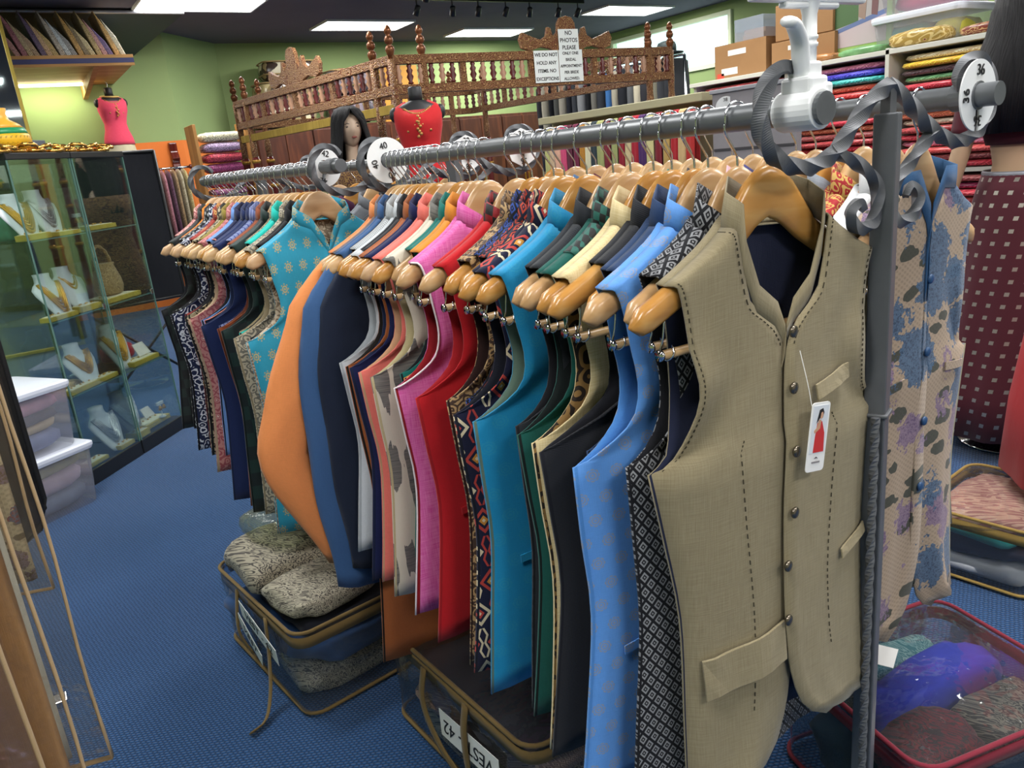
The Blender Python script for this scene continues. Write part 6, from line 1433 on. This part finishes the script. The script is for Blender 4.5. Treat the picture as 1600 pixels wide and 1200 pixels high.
# bag under the farther rack
b1 = (0.575, 2.12, 0)
zip_bag('clear zip bag with tan trim under the farther rack, overflowing with print cloth', b1, 0.12, (0.44, 0.58, 0.26), mkb, True, [[(-0.225, -0.10, 0.24), (-0.24, -0.12, 0.15), (-0.27, -0.16, 0.06), (-0.31, -0.20, 0.012), (-0.36, -0.22, 0.012)], [(-0.22, 0.12, 0.24), (-0.245, 0.1, 0.12), (-0.23, 0.06, 0.05)]], lid=False)
mpais = scroll('A09A88', '45423E', None, 75, 0.7); mpais2 = scroll('A8A290', '4A4640', None, 120, 0.7)
cloths([(0, 0, 0.015, 0.40, 0.52, 0.08, mpais2, 'cream speckled'), (-0.01, 0.02, 0.09, 0.41, 0.53, 0.10, cloth('2E4E7E'), 'blue'), (0.02, 0.0, 0.185, 0.38, 0.50, 0.07, cloth('20222C'), 'dark')], b1, 0.12, 'inside the tan trimmed bag under the farther rack')
cloths([(-0.08, 0.10, 0.255, 0.28, 0.30, 0.10, mpais, 'black and white paisley'), (-0.05, -0.14, 0.255, 0.30, 0.22, 0.07, mpais2, 'pale paisley')], b1, 0.12, 'heaped on top of the tan trimmed bag')
tag(obj('plastic_wrap', pillow(0.20, 0.22, 0.10, 71, 0.09, 20, 10, 0.6), clear('EEF2E8', 0.3, 0.05, 0.8, 18, 0.12, 'C8CCA0'), None, (0.52, 2.24, 0.345), 0.4, smooth=True), 'crumpled clear plastic wrap lying on the paisley cloth', 'plastic wrap')
vest_label('white paper label with handwriting on the tan trimmed bag', (0.345, 2.03, 0.185), 0.12 - PI / 2, 0.25, 0.1, w_=0.24)
vest_label('lower tilted white paper label on the tan trimmed bag', (0.335, 2.12, 0.12), 0.12 - PI / 2, 0.55, 0.1, 'VEST', w_=0.16)
# bag under the near rack
b2 = (0.82, 1.40, 0)
zip_bag('clear zip bag with brown trim and upside down label under the near rack', b2, 0.06, (0.42, 0.62, 0.27), mkb, True, [[(-0.215, 0.10, 0.25), (-0.235, 0.09, 0.17), (-0.24, 0.02, 0.09), (-0.235, -0.10, 0.03)], [(-0.215, -0.08, 0.25), (-0.228, -0.08, 0.18), (-0.23, -0.085, 0.08), (-0.225, -0.12, 0.03)]])
cloths([(0, 0, 0.012, 0.38, 0.55, 0.08, mpais2, 'black and white woven'), (0, 0, 0.085, 0.38, 0.56, 0.08, lattice('6E5A52', '9A8478', '4A3C38', 120, 120), 'taupe cross hatched'), (0, 0.0, 0.16, 0.38, 0.56, 0.09, cloth('1B1E2C'), 'midnight')], b2, 0.06, 'inside the brown trimmed bag under the near rack')
vest_label('white paper label with upside down handwriting on the brown trimmed bag', (0.602, 1.30, 0.15), 0.06 - PI / 2, PI - 0.05, 0.05, w_=0.24, h=0.07)
# bag with maroon trim by the near post
b3 = (1.42, 0.72, 0)
mmt = cloth('7A2434')
zip_bag('glossy clear bag with maroon trim beside the near post', b3, -0.25, (0.46, 0.40, 0.27), mmt, True, [[(0.10, -0.205, 0.22), (0.10, -0.235, 0.12), (0.02, -0.24, 0.03), (-0.08, -0.235, 0.12), (-0.08, -0.205, 0.22)], [(0.235, 0.10, 0.22), (0.265, 0.09, 0.10), (0.275, 0.0, 0.04), (0.265, -0.09, 0.10), (0.235, -0.10, 0.22)]])
cloths([(0, 0, 0.012, 0.40, 0.34, 0.12, cloth('16303A'), 'dark teal'), (0.02, 0.03, 0.135, 0.38, 0.11, 0.115, cloth('2434A8'), 'bright blue'), (-0.02, 0.135, 0.135, 0.34, 0.10, 0.10, scroll('2E6E76', '7AA0A0', None, 90), 'turquoise'), (-0.10, -0.09, 0.135, 0.20, 0.14, 0.10, scroll('5E1A24', '2A2024', None, 80), 'dark red'), (0.10, -0.10, 0.135, 0.20, 0.14, 0.10, scroll('2A2A2A', '6A645A', None, 110), 'black and grey')], b3, -0.25, 'inside the maroon trimmed bag')
tag(obj('paper_card', MB().box((0, 0, 0), (0.07, 0.06, 0.001)), plain('E4E4E2', 0.6), None, (1.36, 0.80, 0.298), 0.4), 'white card lying on the maroon trimmed bag', 'card')
# bag with tan trim at the right
b4 = (2.44, 1.06, 0)
zip_bag('clear zip bag with tan trim on the carpet by the red gown', b4, 0.1, (0.42, 0.34, 0.22), cloth('A08448'), True)
cloths([(0, 0, 0.012, 0.39, 0.31, 0.07, cloth('B9BCC2'), 'white'), (0, 0, 0.075, 0.37, 0.29, 0.06, cloth('2A2430'), 'dark plum'), (0, 0.0, 0.13, 0.37, 0.28, 0.045, cloth('2E8E8C'), 'turquoise'), (0, 0, 0.168, 0.36, 0.28, 0.05, scroll('B07A74', 'D8B09A', None, 40), 'pink brocade')], b4, 0.1, 'inside the tan trimmed bag by the red gown')
